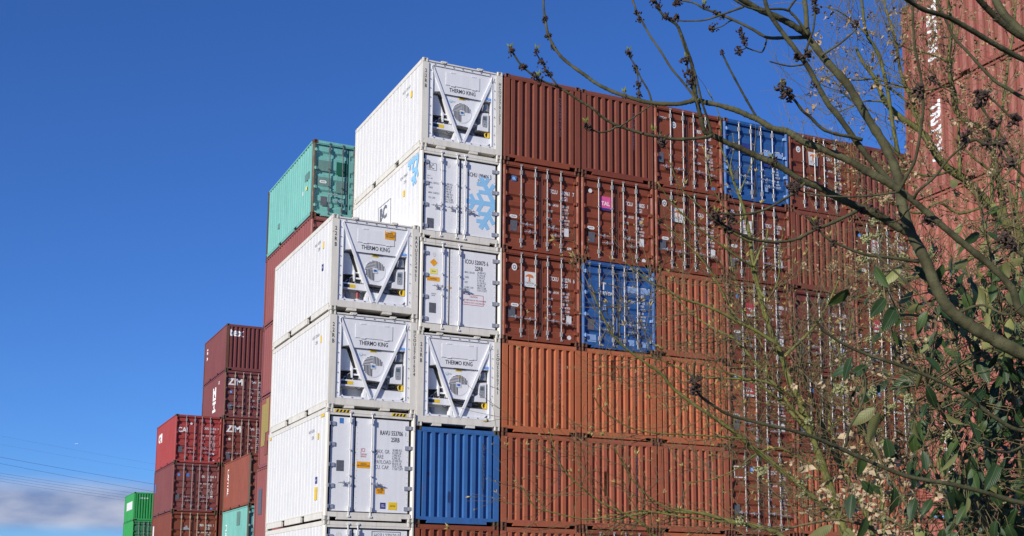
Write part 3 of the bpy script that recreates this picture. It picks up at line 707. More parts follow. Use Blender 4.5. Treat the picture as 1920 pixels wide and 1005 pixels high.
# ------------------------------------------------------------------ the white columns
AX = -2.44
box_, doors_ = make_door_reefer('white refrigerated container with black and yellow striped header, taller than those above it', (AX-0.04, -0.05, 0.002), H9, 'RAVU 553706', dict(
    typ='25RB', seam=0.806, rods=((0.657, 0), (1.245, 1)), hinges=5, numx=1.48, numz=H9-0.62, handles=((0.657, 0.97, True, 0), (1.255, 0.97, False, 1)),
    print=((1, 'MAX. GR.\nTARE\nPAYLOAD\nCU. CAP.', 1.35, 1.79, 0.145, PGREY, 0.95), (1, '30.480 KG\n67.200 LB\n2.990 KG\n6.590 LB\n27.490 KG\n60.610 LB\n32.8 CU.M\n1.158 CUFT', 1.83, 1.86, 0.088, PGREY, 0.80),
           (1, 'JCI', 0.965, 1.80, 0.14, REDP), (1, 'SUPPORT\nSERVICE', 0.96, 1.715, 0.062, REDP, 0.9), (1, '1', 2.17, H9-0.62, 0.15, PGREY)),
    stick=((BLUEST, 0.43, 2.58, 0.11, 0.14), (GREY, 0.42, 1.41, 0.20, 0.28), (ORANGE, 1.045, 1.46, 0.36, 0.17, 'CAUTION\nKEEP DOORS CLOSED', 0.045), (ORANGE, 1.52, 0.80, 0.24, 0.16, 'CAUTION\nDOOR', 0.05),
           (NAVYST, 1.60, 0.42, 0.15, 0.16, 'EASY\nCLOSE', 0.04), (YELLOW, 1.87, 0.42, 0.24, 0.20, 'NOTICE', 0.05), (ORANGE, 0.77, 1.46, 0.07, 0.07, None, 0, 'diamond')),
    side=((YELLOW, 0.72, 2.22, 0.12, 0.17), (NAVYST, 0.78, 1.07, 0.16, 0.18, 'EASY'), (YELLOW, 0.78, 0.72, 0.22, 0.34), (YELLOW, 0.35, 2.72, 0.3, 0.07), (YELLOW, 5.8, 2.72, 0.2, 0.07))))
for x0 in (0.25, 1.80):
    put('warning_band', shared('warning_band', lambda: MB().box(-0.03, 0.39, 0.004, 0.0075, H9-0.11, H9-0.03)), YELLOW, box_, (x0, 0, 0))
    for k in range(4): put('warning_stripe', shared('warning_stripe', lambda: MB().prism([(0, H9-0.105), (0.05, H9-0.105), (0.085, H9-0.035), (0.035, H9-0.035)], 0.001, 0.0035)), PBLACK, box_, (x0+k*0.095, 0, 0))
make_unit_reefer('white refrigerated container with cooling unit, below the one with an orange hatch sticker', (AX+0.0, 0.02, H9+0.004), 'HCOU3701634', dict(side=((YELLOW, 0.78, 1.95, 0.12, 0.19),)))
make_unit_reefer('white refrigerated container topping the leftmost column, orange sticker on its cooling unit hatch', (AX-0.015, 0.0, H9+H8+0.006), 'RAVU5534951', dict(orange=True, bottle=True, eco=False, side=((YELLOW, 0.78, 1.93, 0.12, 0.19), (NAVYST, 0.82, 1.32, 0.15, 0.18, 'EASY'))))
box_, doors_ = make_door_reefer('white refrigerated container at the foot of the leftmost column, only its top in view', (AX-0.03, -0.03, GZ), H9, 'HGSU 270120 0', dict(
    nonum=True, seam=0.806, rods=((0.657, 0), (0.92, 1)), hinges=4, handles=((0.657, 0.97, True, 0), (0.93, 0.97, False, 1)),
    print=((1, 'HGSU 270120 0', 1.37, H9-0.40, 0.15, PGREY),), stick=((SWHITE, 0.42, H9-0.36, 0.16, 0.18, None, 0, 'disc'),)))
put('print_frame', shared('print_frame', lambda: MB().box(1.31, 2.10, 0.064, 0.0665, H9-0.26, H9-0.245).box(1.31, 1.325, 0.064, 0.0665, H9-0.5, H9-0.2605).box(2.085, 2.10, 0.064, 0.0665, H9-0.5, H9-0.2605)), PGREY, box_)
make_unit_reefer('white refrigerated container with cooling unit, resting on the bright blue container', (0.0, 0.0, Z(1)+0.002), 'ICOU5200761', dict(side=()))
box_, doors_ = make_door_reefer('white refrigerated container with orange diamond and red framed notice on its doors', (0.02, 0.0, Z(2)+0.002), H8, 'ICOU 520075 6', dict(
    seam=0.896, rods=((0.663, 0), (1.161, 1)), numx=1.34, numz=H8-0.56, handles=((0.663, 1.28, True, 0), (1.17, 1.27, False, 1)),
    print=((1, 'MAX. GROSS\n\nTARE\n\nNET\n\nCUBIC CAP.', 1.34, 1.76, 0.075, PGREY, 0.95), (1, '24.000 KG\n52.910 LB\n2.770 KG\n6.105 LB\n21.230 KG\n46.805 LB\n28.8 CU.M\n1.015 CUFT', 1.72, 1.78, 0.085, PGREY, 0.85),
           (1, 'CAUTION', 1.50, 1.075, 0.075, REDP), (1, 'IF SOME ONE IS IN THE CONTAINER\nPLEASE DO NOT CLOSE PADLOCK', 1.33, 0.985, 0.058, REDP, 1.3), (0, 'NOTICE\nDOOR', 0.37, 1.05, 0.05, PGREY)),
    stick=((ORANGE, 0.425, 1.94, 0.23, 0.22, None, 0, 'diamond'), (PALEY, 0.425, 1.69, 0.22, 0.15, 'NOTICE', 0.04), (ORANGE, 0.42, 1.48, 0.37, 0.12, 'CAUTION', 0.05), (GREY, 0.41, 0.67, 0.20, 0.28), (SWHITE, 0.43, 2.17, 0.10, 0.14, None, 0, 'disc'),
           (ORANGE, 0.93, 1.28, 0.07, 0.07, None, 0, 'diamond'), (ORANGE, 0.775, 1.28, 0.07, 0.05, None, 0, 'diamond'))))
put('notice_frame', shared('notice_frame', lambda: MB().box(1.29, 1.91, 0.064, 0.0665, 1.155, 1.165).box(1.29, 1.91, 0.064, 0.0665, 0.865, 0.875).box(1.29, 1.30, 0.064, 0.0665, 0.8755, 1.1545).box(1.90, 1.91, 0.064, 0.0665, 0.8755, 1.1545)), REDP, box_)
box_, doors_ = make_door_reefer('white refrigerated container with pale blue snowflake across its doors and side', (-0.02, 0.0, Z(3)+0.002), H8, 'BCHU 198406 3', dict(
    rods=((0.634, 0), (1.097, 0), (1.34, 1)), numx=1.43, numz=H8-0.63, handles=((0.634, 0.95, True, 0), (1.097, 0.95, True, 0), (1.35, 0.93, False, 1)),
    print=((0, 'BC', 0.265, 2.0, 0.19, PBLACK), (0, 'MAX. GROSS\n\nTARE\n\nMAX. CARGO\n\nCU. CAP.', 0.27, 1.58, 0.075, PGREY, 0.95), (0, '30.480 KG\n67.200 LB\n2.900 KG\n6.390 LB\n27.580 KG\n60.800 LB\n28.4 CU.M\n1.003 CUFT', 0.73, 1.60, 0.085, PGREY, 0.85), (0, 'Container', 0.60, 1.98, 0.07, MIDG), (0, 'www.', 0.22, 1.78, 0.07, MIDG), (0, 'Tel. +49', 0.22, 1.70, 0.07, MIDG)),
    stick=((GREY, 0.345, 0.45, 0.20, 0.28), (SWHITE, 0.85, 2.17, 0.11, 0.14, None, 0, 'disc')),
    side=((YELLOW, 1.30, 1.60, 0.14, 0.18),)))
put('bc_frame'.replace('bc_', 'logo_'), shared('logo_frame', lambda: MB().box(0.235, 0.50, 0.064, 0.0665, 2.16, 2.168).box(0.235, 0.50, 0.064, 0.0665, 1.965, 1.973).box(0.235, 0.243, 0.064, 0.0665, 1.9735, 2.1595).box(0.492, 0.50, 0.064, 0.0665, 1.9735, 2.1595)), PGREY, box_)
snowflake(2.262, 1.24, 0.86, 0.0665, doors_[1], 'front', clip=(((2.275, 0), (1, 0)),))
snowflake(-0.16, 2.36, 0.85, 0.0005, box_, 'side', clip=(((-0.16, 0), (1, 0)), ((0, 2.43), (0, 1))))
snowflake(-5.9, 0.95, 0.95, 0.0005, box_, 'side', clip=(((-5.9, 0), (-1, 0)),))
write(box_, 'BC', (-0.0005, 3.40, 1.36), 0.52, PGREY, SIDE, 0.95, bold=0.04, name='side_lettering')
put('logo_frame', shared('side_logo_frame', lambda: MB().box(-0.001, 0.004, 2.42, 3.52, 1.80, 1.815).box(-0.001, 0.004, 2.42, 3.52, 0.85, 0.865).box(-0.001, 0.004, 2.42, 2.44, 0.8655, 1.7995).box(-0.001, 0.004, 3.50, 3.52, 0.8655, 1.7995)), MIDG, box_)
make_unit_reefer('white refrigerated container with cooling unit, on top of the tallest white column', (0.0, 0.02, Z(4)+0.002), 'HCOU3701357', dict(side=((YELLOW, 0.88, 1.83, 0.13, 0.19),)))
# column under them
dry('bright blue corrugated container with rust spots, under a white refrigerated one', at(0, 0), BLUE, 'front', dict(num='CCLU3958622', ridge=8, numdx=-0.03, fitems=(('patch', ridge_x(7)+0.03, 1.55, 0.035, 1.35, LBLUE), ('patch', ridge_x(3), 0.72, 0.085, 0.30, NAVY))), left=True, cast=CASTY)
dry('dull red corrugated container at the bottom, directly under the bright blue one', at(0, -1), BRICK3, 'front', {}, H=H9, left=True)

# ------------------------------------------------------------------ the red columns of the long wall
G_ = 'steel boxes of the long stacked wall'
B = {}
B[1, 4] = ('maroon corrugated container in the top row, beside the topmost white one', MAROON, 'front', dict(num='TCLU6941732', sillmat=BRICK3))
B[1, 3] = ('brick red container whose doors carry a small blue square sticker, beside the snowflake one', BRICK, 'door', dict(num='TCLU 690961 7', seed=1, items=(('gl', .366, 2.12), ('oval', .356, 1.0), ('plate', .37, .73), ('box', 2.04, .74), ('small', 2.14, .27))))
B[1, 2] = ('brick red container with white logo plate on its doors, left of the blue doored one', BRICK, 'door', dict(num='TCKU 302274 6', seed=2, handles='row', items=(('class', .383, 2.11), ('triton', .86, 1.80), ('oval', .4, 1.02), ('plate', .31, .80), ('box', 2.11, .75), ('dot', 2.12, .24, SWHITE))))
B[1, 1] = ('orange brown corrugated container, beside the cooling unit above the bright blue one', ORNG, 'front', dict(num='TRHU1441904'))
B[1, 0] = ('faded orange red corrugated container immediately right of the bright blue one', ORNG2, 'front', dict(num='TRHU3245104'))
B[1, -1] = ('orange red corrugated container at the bottom, two places right of the leftmost white column', ORNG2, 'front', {})
B[2, 4] = ('maroon corrugated container in the top row, second box right of the white column', MAROON, 'front', dict(num='TCLU6900297', sillmat=BRICK2))
B[2, 3] = ('brick red container with a pink square sign on its doors', BRICK, 'door', dict(num='TCLU 694825 1', seed=3, items=(('dot', .32, 2.12), ('tal', .826, 1.80, PINK), ('oval', .34, 1.0), ('plate', .365, .72), ('box', 2.05, .76), ('dot', 2.12, .22))))
B[2, 2] = ('faded blue container with doors in the middle of the red wall', BLUE2, 'door', dict(num='TCKU 466578 2', seed=4, typ='22G1', tiny=PWHITE, hingemat=LBLUE, items=(('brand', .62, 1.62, 'TRITON', .15, PWHITE, 0.8), ('patch', 1.85, 1.86, .9, .16, LBLUE), ('plate', .32, .70), ('patch', .33, .30, .30, .22, LBLUE), ('patch', .75, 1.25, .14, .16, LBLUE), ('patch', 1.62, .28, .26, .18, LBLUE), ('patch', 2.12, .24, .22, .2, LBLUE), ('patch', 1.15, .75, .07, .5, LBLUE), ('brand', .64, 1.78, 'T', .30, PWHITE, 1.0))))
B[2, 1] = ('orange brown corrugated container, directly under the faded blue doored one', ORNG, 'front', dict(num='TRHU1441078', fitems=(('patch', ridge_x(3), 2.0, .085, .6, ORNG3),)))
B[2, 0] = ('salmon brown corrugated container, two levels below the faded blue doored one', ORNG3, 'front', dict(num='TRHU3340513', fitems=(('patch', ridge_x(0), 1.5, .085, .6, ORNG2), ('patch', ridge_x(2), 1.3, .085, .7, BRICK3), ('patch', ridge_x(5), .8, .085, .5, BRICK3))))
B[2, -1] = ('red container with rodded doors at the bottom, three levels below the faded blue one', BRICK3, 'door', dict(num='TCLU 690114 0', seed=5))
B[3, 4] = ('brick red container with rodded doors in the top row, left of the top blue one', BRICK, 'door', dict(num='TRIU 604826 7', numz=H8-.66, seed=6, handles='row', items=(('class', .73, 2.05), ('plate', .25, .95), ('dot', 2.13, .22, SKYB), ('brand', .18, 2.2, 'TRITON', .08, PWHITE, 1.0))))
B[3, 3] = ('brick red container with white logo plate, second row, right of the pink sign', BRICK, 'door', dict(num='TCKU 302528 1', seed=7, handles='row', items=(('class', .36, 2.11), ('triton', .84, 1.80), ('oval', .38, 1.02), ('plate', .3, .80), ('box', 2.08, .76))))
B[3, 2] = ('orange red corrugated container right of the faded blue doored one', ORNG2, 'front', dict(num='TRHU3317752'))
B[3, 1] = ('orange brown corrugated container behind twigs, third red box right of the lowest cooling unit', ORNG, 'front', dict(num='TRHU1440518'))
B[3, 0] = ('salmon brown corrugated container behind twigs, third red box right of the bright blue one', ORNG3, 'front', dict(num='TRHU3307124'))
B[3, -1] = ('orange corrugated container at the bottom, third red one from the white columns', ORNG, 'front', {})
B[4, 4] = ('blue container with rodded doors in the top row', BLUE2, 'door', dict(num='TCKU 446373 3', numz=H8-.9, seed=8, hingemat=LBLUE, items=(('brand', .30, 1.62, 'T', .34, PWHITE, 1.0), ('patch', .85, 1.72, .34, .36, NAVYST), ('patch', 1.62, 1.42, .3, .34, NAVYST), ('plate', .45, .82), ('patch', 1.9, 1.68, .7, .15, LBLUE), ('patch', 1.62, .5, .12, .14, LBLUE))))
B[4, 3] = ('brick red container with white logo plate, directly under the top row blue one', BRICK2, 'door', dict(num='TCKU 302776 6', seed=9, handles='row', items=(('class', .3, 2.15), ('triton', .84, 1.75), ('oval', .36, 1.1), ('plate', .27, .55), ('box', 2.08, .72))))
B[4, 2] = ('brown red container with red and white sign, two levels below the top row blue one', BRICK2, 'door', dict(num='TCLU 579895 6', seed=1, items=(('dot', .44, 2.1, SKYB), ('tal', .95, 1.72, REDS), ('oval', .4, 1.0), ('plate', .42, .78), ('box', 2.05, .8))))
B[4, 1] = ('rust red container with red white blue sign, two levels above the bottom of the fifth red box', BRICK3, 'door', dict(num='TCLU 470298 9', seed=2, doormats=(ORNG2, BRICK2), items=(('gl', .3, 2.2), ('tal', .80, 1.82, REDS), ('oval', .32, 1.0), ('plate', .34, .72), ('box', 2.03, .72))))
B[4, 1] = ('rust red container with two toned doors and a red and white sign', ) + B[4, 1][1:]
B[4, 0] = ('brick red container with an empty white frame painted on its left door', BRICK3, 'door', dict(num='TRHU 111701 0', seed=3, handles='row', items=(('gl', .86, 1.98), ('plate', .28, .75), ('small', 2.1, .22))))
B[4, -1] = ('rust red container at the bottom under the one with the white painted frame', BRICK2, 'door', dict(num='TCLU 417720 2', seed=4))
B[5, 4] = ('dark red container with white logo plate in the top row, right of the blue one', BRICK2, 'door', dict(num='TLNU 220418 3', seed=5, items=(('class', .42, 2.05), ('triton', 1.0, 1.82))))
B[5, 3] = ('maroon corrugated container in the second row, behind branches', MAROON, 'front', dict(num='TCLU6921880'))
B[5, 2] = ('dark red container with lone oval sticker, directly below the second row corrugated maroon one', MAROON2, 'door', dict(num='TCLU 417395 1', seed=6, items=(('oval', .30, .95), ('plate', .34, .66), ('box', 2.0, .7))))
B[5, 1] = ('rust red container with small blue square sticker on its doors, behind the green barked shrub', BRICK2, 'door', dict(num='TRHU 276177 3', seed=7, handles='row', items=(('gl', .66, 2.0), ('plate', .3, .7), ('dot', 2.12, .22, SWHITE))))
B[5, 0] = ('orange red corrugated container behind the green barked shrub stems', ORNG2, 'front', dict(num='TRHU3302915'))
B[5, -1] = ('orange red corrugated container at the bottom behind the green barked stems', ORNG3, 'front', {})
B[6, 4] = ('maroon corrugated container at the right end of the top row', MAROON2, 'front', dict(num='TCLU6908837', postmat=BRICK))
B[6, 3] = ('dark red container with blue dot and pale sign, below the top row right end', BRICK2, 'door', dict(num='TCKU 302963 8', seed=8, items=(('dot', .30, 2.1, SKYB), ('triton', .98, 1.80, PINK), ('oval', .4, .95))))
B[6, 2] = ('dark red container with crimson sign at the right end of the third row', BRICK, 'door', dict(num='TCLU 418036 8', seed=9, items=(('tal', .92, 1.72, REDS), ('oval', .45, .9), ('small', .2, 1.35))))
B[6, 1] = ('rust red container with pale blue sticker at the wall right end, behind drooping leaves', BRICK3, 'door', dict(num='TRHU 279044 5', seed=1, handles='row', items=(('gl', .86, 2.05), ('plate', .34, .7), ('dot', 2.12, .22))))
B[6, 0] = ('orange red corrugated container at the wall right end, behind drooping leaves', ORNG3, 'front', dict(num='TRHU3305577'))
B[6, -1] = ('orange red corrugated container at the bottom right end of the wall', ORNG2, 'front', {})
for (c, r), (lab, mat, end, o) in B.items():
    root = dry(lab, at(c, r), mat, end, o, H=H8 if r >= 0 else H9)
    if (c, r) == (4, 0):
        put('painted_frame', shared('painted_frame', lambda: MB().box(.20, .64, DY-.004, DY-.001, 2.03, 2.06).box(.20, .64, DY-.004, DY-.001, 1.70, 1.73).box(.20, .23, DY-.004, DY-.001, 1.7305, 2.0295).box(.61, .64, DY-.004, DY-.001, 1.7305, 2.0295)), PWHITE, root)

# ------------------------------------------------------------------ stack seen from its long side, at the right
RXX, RYY = 9.92, -7.92
for r in range(-1, 5):
    H = H8 if r >= 0 else H9
    side = []
    zb = 0.28 if r >= 0 else 0.55
    if r in (4, 0, -1): side.append(('down', 'TRITON', 5.18 if r != 3 else 5.18, zb+2.02, 0.42, WORNW, 0.98))
    if r == 3: side.append(('down', 'TRITON', 5.18, zb+2.05, 0.42, WORNW2, 0.98))
    lab = {4: 'topmost faded brick red container of the side-on right stack, white vertical letters',
           3: 'faded brick red container with broken white vertical letters, second from top at the right edge',
           2: 'plain brick red container, third from top of the side-on stack at the right edge',
           1: 'plain brick red container behind large leaves, fourth from top at the right edge',
           0: 'brick red container with white vertical letters hidden behind large leaves at the right',
           -1: 'bottom brick red container of the side-on stack behind large leaves'}[r]
    dry(lab, (RXX+jit.uniform(-.02, .02), RYY-CL, Z(r)+0.002), RSTK if r in (4, 3) else RSTK2, 'front', dict(side=side), H=H, left=True, group='steel boxes of the side-on stack at the right')

# ------------------------------------------------------------------ stacks behind, at the left
GP = 'stacks standing farther back at the left'
PX_, PY_ = -1.0, 7.41
dry('teal container with doors and rust brown corner post, behind the white columns', (PX_, PY_, Z(4)+.002), TEAL, 'door', dict(doormats=(TEAL, TEAL), postmat=CASTY, rodmat=GREY,
    items=(('plate', .42, .55), ('oval', .38, 1.2), ('patch', 1.0, 1.72, .36, .45, TEALD), ('patch', .42, 1.75, .5, .36, TEALG), ('patch', .40, 1.2, .5, .32, TEALG), ('patch', 1.0, 1.1, .36, .42, TEALG)),
    side=(('patch', .7, 1.5, .5, .26, TEALG), ('patch', 4.3, .8, .3, .18, TEALG), ('patch', .75, 1.12, .16, .14, PALEY), ('patch', 1.15, 1.05, .12, .14, SWHITE))), left=True, cast=CASTR, group=GP)
for r, lab, m, sd, dx in ((3, 'dusky maroon container directly under the teal one, mostly hidden by white reefer', PMAR, (), 0),
                     (2, 'dusky maroon container two below the teal one, a strip of its side in view', PMAR, (), 0),
                     (1, 'maroon container with ochre paint patch, third below the teal one', PMAR, (('patch', 5.45, 1.55, .6, 1.5, OCHRE), ('patch', 4.95, 1.85, .4, 1.2, OCHRE), ('patch', 5.0, .7, .4, .5, LINR)), 0),
                     (0, 'maroon container with grey patch beside the lowest white reefers, set slightly forward', PMAR, (('patch', 5.3, 1.4, .5, .9, GREY),), -0.07),
                     (-1, 'maroon container at the bottom, two below the ochre patched one', PMAR2, (), -0.07)):
    dry(lab, (PX_+dx, PY_, Z(r)+.002), m, 'door', dict(side=sd), H=H8 if r >= 0 else H9, left=True, cast=CASTR, group=GP)
QX, QY = 2.44, 36.3
dry('maroon corrugated container with three white lowercase letters, topping a distant stack', (QX, QY, Z(4)+.002), PMAR2, 'front', dict(fitems=(('text', .14, 1.93, 'tex', .62),), num='CAXU6012203', ridge=8, postmat=CASTR, side=(('down', 'tex', 5.3, 2.1, .6, WORNW2),)), left=True, cast=CASTY, group=GP)
dry('maroon container with big white letters on its door, directly under the one with lowercase letters', (QX, QY, Z(3)+.002), PMAR2, 'door', dict(num='ZIMU 287410 2', numz=H8-.62, rodmat=BEIGE, doormats=(PMAR2, PMAR2), handles='row', items=(('brand', .22, 1.82, 'ZIM', .50, PWHITE, 0.95), ('gl', .38, 1.42), ('plate', .36, .62)), side=(('down', 'ZIM', 3.0, 2.0, .9, WORNW), ('text', 'ZIM', 1.7, 2.05, .22, WORNW2)), postmat=CASTR), left=True, cast=CASTY, group=GP)
dry('maroon container with big white letters, lower of the two, white dot below the letters', (QX, QY, Z(2)+.002), MAROON2, 'door', dict(num='ZIMU 133722 8', numz=H8-.62, rodmat=BEIGE, handles='row', items=(('brand', .22, 1.82, 'ZIM', .50, PWHITE, 0.95), ('dot', .4, 1.42), ('plate', .36, .5))), left=True, cast=CASTY, group=GP)
dry('dark red corrugated container half hidden behind the terracotta one', (QX+.02, QY, Z(1)+.002), MAROON2, 'front', {}, left=True, cast=CASTR, group=GP)
dry('dark red container with a white N on it, peeping out beside the lower teal one', (QX+.02, QY, Z(0)+.002), MAROON2, 'front', dict(fitems=(('text', .16, 1.05, 'N', .55),)), left=True, cast=CASTR, group=GP)
dry('dark red container at the foot of the stack with big white letters', (QX+.02, QY, Z(-1)+.002), MAROON2, 'front', {}, H=H9, left=True, cast=CASTR, group=GP)
SX = -0.06
dry('bright red container with white logo letters on its left door, topping a distant stack', (SX, QY, Z(2)+.002), CAIR, 'door', dict(num='CAXU 350516 9', items=(('brand', .13, 1.65, 'CAI', .36, PWHITE, 0.95), ('dot', .84, 2.12), ('plate', .32, .72), ('oval', 2.0, .55), ('dot', 2.1, .15)), side=(('text', 'CAI', 5.3, 1.55, .7, PWHITE),), doormats=(CAIR, CAIR)), left=True, cast=CASTY, group=GP)
dry('dark maroon container with round sky blue sticker, under the bright red one', (SX-.02, QY, Z(1)+.002), PMAR2, 'door', dict(num='BSIU 236564 0', items=(('dot', .33, 1.95, SKYB), ('patch', .8, 1.95, .15, .17, BLUEST), ('plate', .3, .78), ('small', 2.08, .85), ('dot', 2.1, .18, SKYB)), side=(('patch', 5.5, 1.6, .35, .5, BLUEST),)), left=True, cast=CASTY, group=GP)
box_ = dry('brown red container with pale mound shaped logo on its door, two below bright red', (SX-.03, QY, Z(0)+.002), BRICK2, 'door', dict(num='CRSU 104616 1', typ='22G1', rodmat=BEIGE, side=(('patch', 5.4, 1.75, .45, .62, PWHITE),)), left=True, cast=CASTY, group=GP)
put('emblem', shared('mound_emblem', lambda: MB().prism([(.62, 1.62), (1.0, 1.66), (1.0, 1.74), (.93, 1.74), (.90, 1.86), (.83, 1.87), (.78, 1.78), (.70, 1.76)], DY-.006, DY-.003)), MIDG, box_)
dry('red container at the foot of the stack topped by the bright red one', (SX-.03, QY, Z(-1)+.002), BRICK2, 'door', {}, H=H9, left=True, cast=CASTY, group=GP)
LX, LY = 2.53, 30.0
dry('terracotta container with slanted white vertical letters on its long side', (LX, LY, Z(1)+.002), LINR, 'door', dict(items=(('class', .55, 2.15), ('plate', .42, .85), ('oval', .6, 1.1), ('small', .4, .3)), side=(('down', 'CAPITAL', 5.0, 2.2, .40, WORNW, 0.9),), postmat=CASTY), left=True, cast=CASTY, group=GP)
dry('teal container with white door sign, directly under the terracotta one', (LX, LY, Z(0)+.002), TEAL, 'door', dict(items=(('patch', .55, 1.85, .5, .7, SWHITE), ('dot', .25, 1.0, REDS)), side=(('patch', 2.1, 2.05, .75, .7, TEALG), ('down', 'CHINA', 5.1, 1.9, .42, WORNW, 0.9)), postmat=CASTY), left=True, cast=CASTY, group=GP)
dry('dull red container at the foot of the stack under the lower teal one', (LX, LY, Z(-1)+.002), LINR, 'door', {}, H=H9, left=True, cast=CASTY, group=GP)
GX, GY = 5.3, 87.6
dry('bright green corrugated container with white label on its side, farthest left', (GX, GY, Z(2)+.002), GREEN, 'front', dict(side=(('patch', 2.8, 1.45, 3.6, .75, PWHITE),), fitems=(('text', .5, 2.0, 'EISU2211404', .16),)), left=True, cast=CASTY, group=GP)
dry('green container with rodded doors, directly under the bright green corrugated one', (GX-.03, GY, Z(1)+.002), GREEN, 'door', dict(doormats=(GREEND, GREEND), side=(('patch', 2.0, .4, 1.0, .4, PWHITE),)), left=True, cast=CASTY, group=GP)
for r in (0, -1): dry('green container low in the farthest left stack' if r == 0 else 'green container at the foot of the farthest left stack', (GX-.03, GY, Z(r)+.002), GREEN, 'door', {}, H=H8 if r >= 0 else H9, left=True, cast=CASTY, group=GP)
NX, NY = 3.65, 42.7
for r, lab in ((3, 'navy blue container with a yellow mark, peeping out behind the maroon ones'), (2, 'navy container directly under the topmost navy one'), (1, 'navy container second from the ground behind the red stacks'), (0, 'navy container standing on the lowest navy one'), (-1, 'lowest navy container behind the red stacks')):
    dry(lab, (NX, NY, Z(r)+.002), NAVY, 'front', dict(side=(('text', 'CMA', 5.2, 1.6, .5, YELLOW),) if r == 3 else ()), H=H8 if r >= 0 else H9, left=True, group=GP)

# ------------------------------------------------------------------ plants in front of the wall
from mathutils import noise as mnoise
def ray_point(x, y, d):                     # where the plant part stands: sight line through the photograph, d metres ahead
    return CAM+(f_+r_*((x-PPX)/FPX)-u_*((y-PPY)/FPX))*d
def bark(key, a, b, c, sc_=14, bump=0.5):
    N = NT(key); g = N.n('ShaderNodeNewGeometry').outputs['Position']
    k = mixc(N, ramp(N, noise(N, g, sc_, 7, 0.6), 0.38, 0.62), a, b)
    k = mixc(N, ramp(N, noise(N, g, sc_*4, 5, 0.7), 0.55, 0.72), k, c)
    N.l(k, N.b.inputs['Base Color']); N.b.inputs['Roughness'].default_value = 0.85; N.b.inputs['Specular IOR Level'].default_value = 0.2
    bn = N.n('ShaderNodeBump'); bn.inputs['Strength'].default_value = bump; bn.inputs['Distance'].default_value = 0.01
    N.l(noise(N, g, sc_*5, 6, 0.7), bn.inputs['Height']); N.l(bn.outputs[0], N.b.inputs['Normal']); return N.m
def leafmat(key, top, under, vein, rough=0.45):
    N = NT(key); g = N.n('ShaderNodeNewGeometry'); oc = N.n('ShaderNodeTexCoord').outputs['Object']
    v = noise(N, g.outputs['Position'], 9, 4); t = mixc(N, ramp(N, v, 0.35, 0.68), top, tuple(x*1.6 for x in top))
    sx = N.n('ShaderNodeSeparateXYZ'); N.l(oc, sx.inputs[0])
    ax = N.n('ShaderNodeMath', operation='ABSOLUTE'); N.l(sx.outputs['X'], ax.inputs[0])
    w = N.n('ShaderNodeMath', operation='MULTIPLY_ADD'); N.l(ax.outputs[0], w.inputs[0]); w.inputs[1].default_value = -1.1; N.l(sx.outputs['Y'], w.inputs[2])
    s1 = N.n('ShaderNodeMath', operation='SINE'); m1 = N.n('ShaderNodeMath', operation='MULTIPLY'); N.l(w.outputs[0], m1.inputs[0]); m1.inputs[1].default_value = 560; N.l(m1.outputs[0], s1.inputs[0])
    side_v = ramp(N, s1.outputs[0], 0.85, 1.0, 0, 0.16); mid = ramp(N, ax.outputs[0], 0.0022, 0.0008)
    t = mixc(N, side_v, t, vein); t = mixc(N, mid, t, vein)
    un = mixc(N, ramp(N, v, 0.35, 0.68), under, tuple(x*0.75 for x in under))
    N.l(mixc(N, g.outputs['Backfacing'], t, un), N.b.inputs['Base Color']); N.b.inputs['Roughness'].default_value = rough; N.b.inputs['Specular IOR Level'].default_value = 0.3
    bn = N.n('ShaderNodeBump'); bn.inputs['Strength'].default_value = 0.2; bn.inputs['Distance'].default_value = 0.002
    N.l(s1.outputs[0], bn.inputs['Height']); N.l(bn.outputs[0], N.b.inputs['Normal'])
    return N.m
ASHB = bark('ash_bark', (0.050, 0.048, 0.024), (0.100, 0.098, 0.050), (0.026, 0.024, 0.015))
MOSS = bark('mossy_bark', (0.135, 0.145, 0.040), (0.20, 0.20, 0.062), (0.060, 0.058, 0.028))
MAPB = bark('maple_bark', (0.115, 0.115, 0.042), (0.18, 0.18, 0.06), (0.06, 0.045, 0.03))
TWIG = bark('brown_twig', (0.125, 0.10, 0.05), (0.18, 0.15, 0.075), (0.07, 0.05, 0.04), 40, 0.2)
REDT = bark('red_twig', (0.155, 0.125, 0.058), (0.215, 0.185, 0.08), (0.07, 0.04, 0.04), 40, 0.2)
BUDB = plain('bud_brown', (0.060, 0.036, 0.026), 0.8, 0, 0.5, 60)
BUDG = plain('bud_green', (0.24, 0.27, 0.05), 0.6, 0, 0.4, 40)
BUDY = plain('bud_yellow', (0.42, 0.32, 0.10), 0.6, 0, 0.4, 40)
SEEDM = plain('dry_seed', (0.42, 0.285, 0.155), 0.75, 0, 0.45, 30)
DRYL = plain('dry_leaf', (0.50, 0.385, 0.235), 0.75, 0, 0.45, 25)
FLOW = plain('flower_bud', (0.32, 0.33, 0.15), 0.7, 0, 0.35, 40)
LEAF = leafmat('leather_leaf', (0.017, 0.036, 0.012), (0.15, 0.155, 0.055), (0.065, 0.100, 0.040))
LEAF2 = leafmat('young_leaf', (0.030, 0.055, 0.014), (0.19, 0.20, 0.065), (0.08, 0.11, 0.04))
PR = random.Random(21)
def smooth(pts, per=5):
    out = []
    n = len(pts)
    for i in range(n-1):
        p0, p1, p2, p3 = pts[max(i-1, 0)], pts[i], pts[i+1], pts[min(i+2, n-1)]
        for k in range(per):
            t = k/per
            out.append(0.5*((2*p1)+(p2-p0)*t+(2*p0-5*p1+4*p2-p3)*t*t+(3*p1-p0-3*p2+p3)*t*t*t))
    out.append(pts[-1]); return out
class Limb: pass
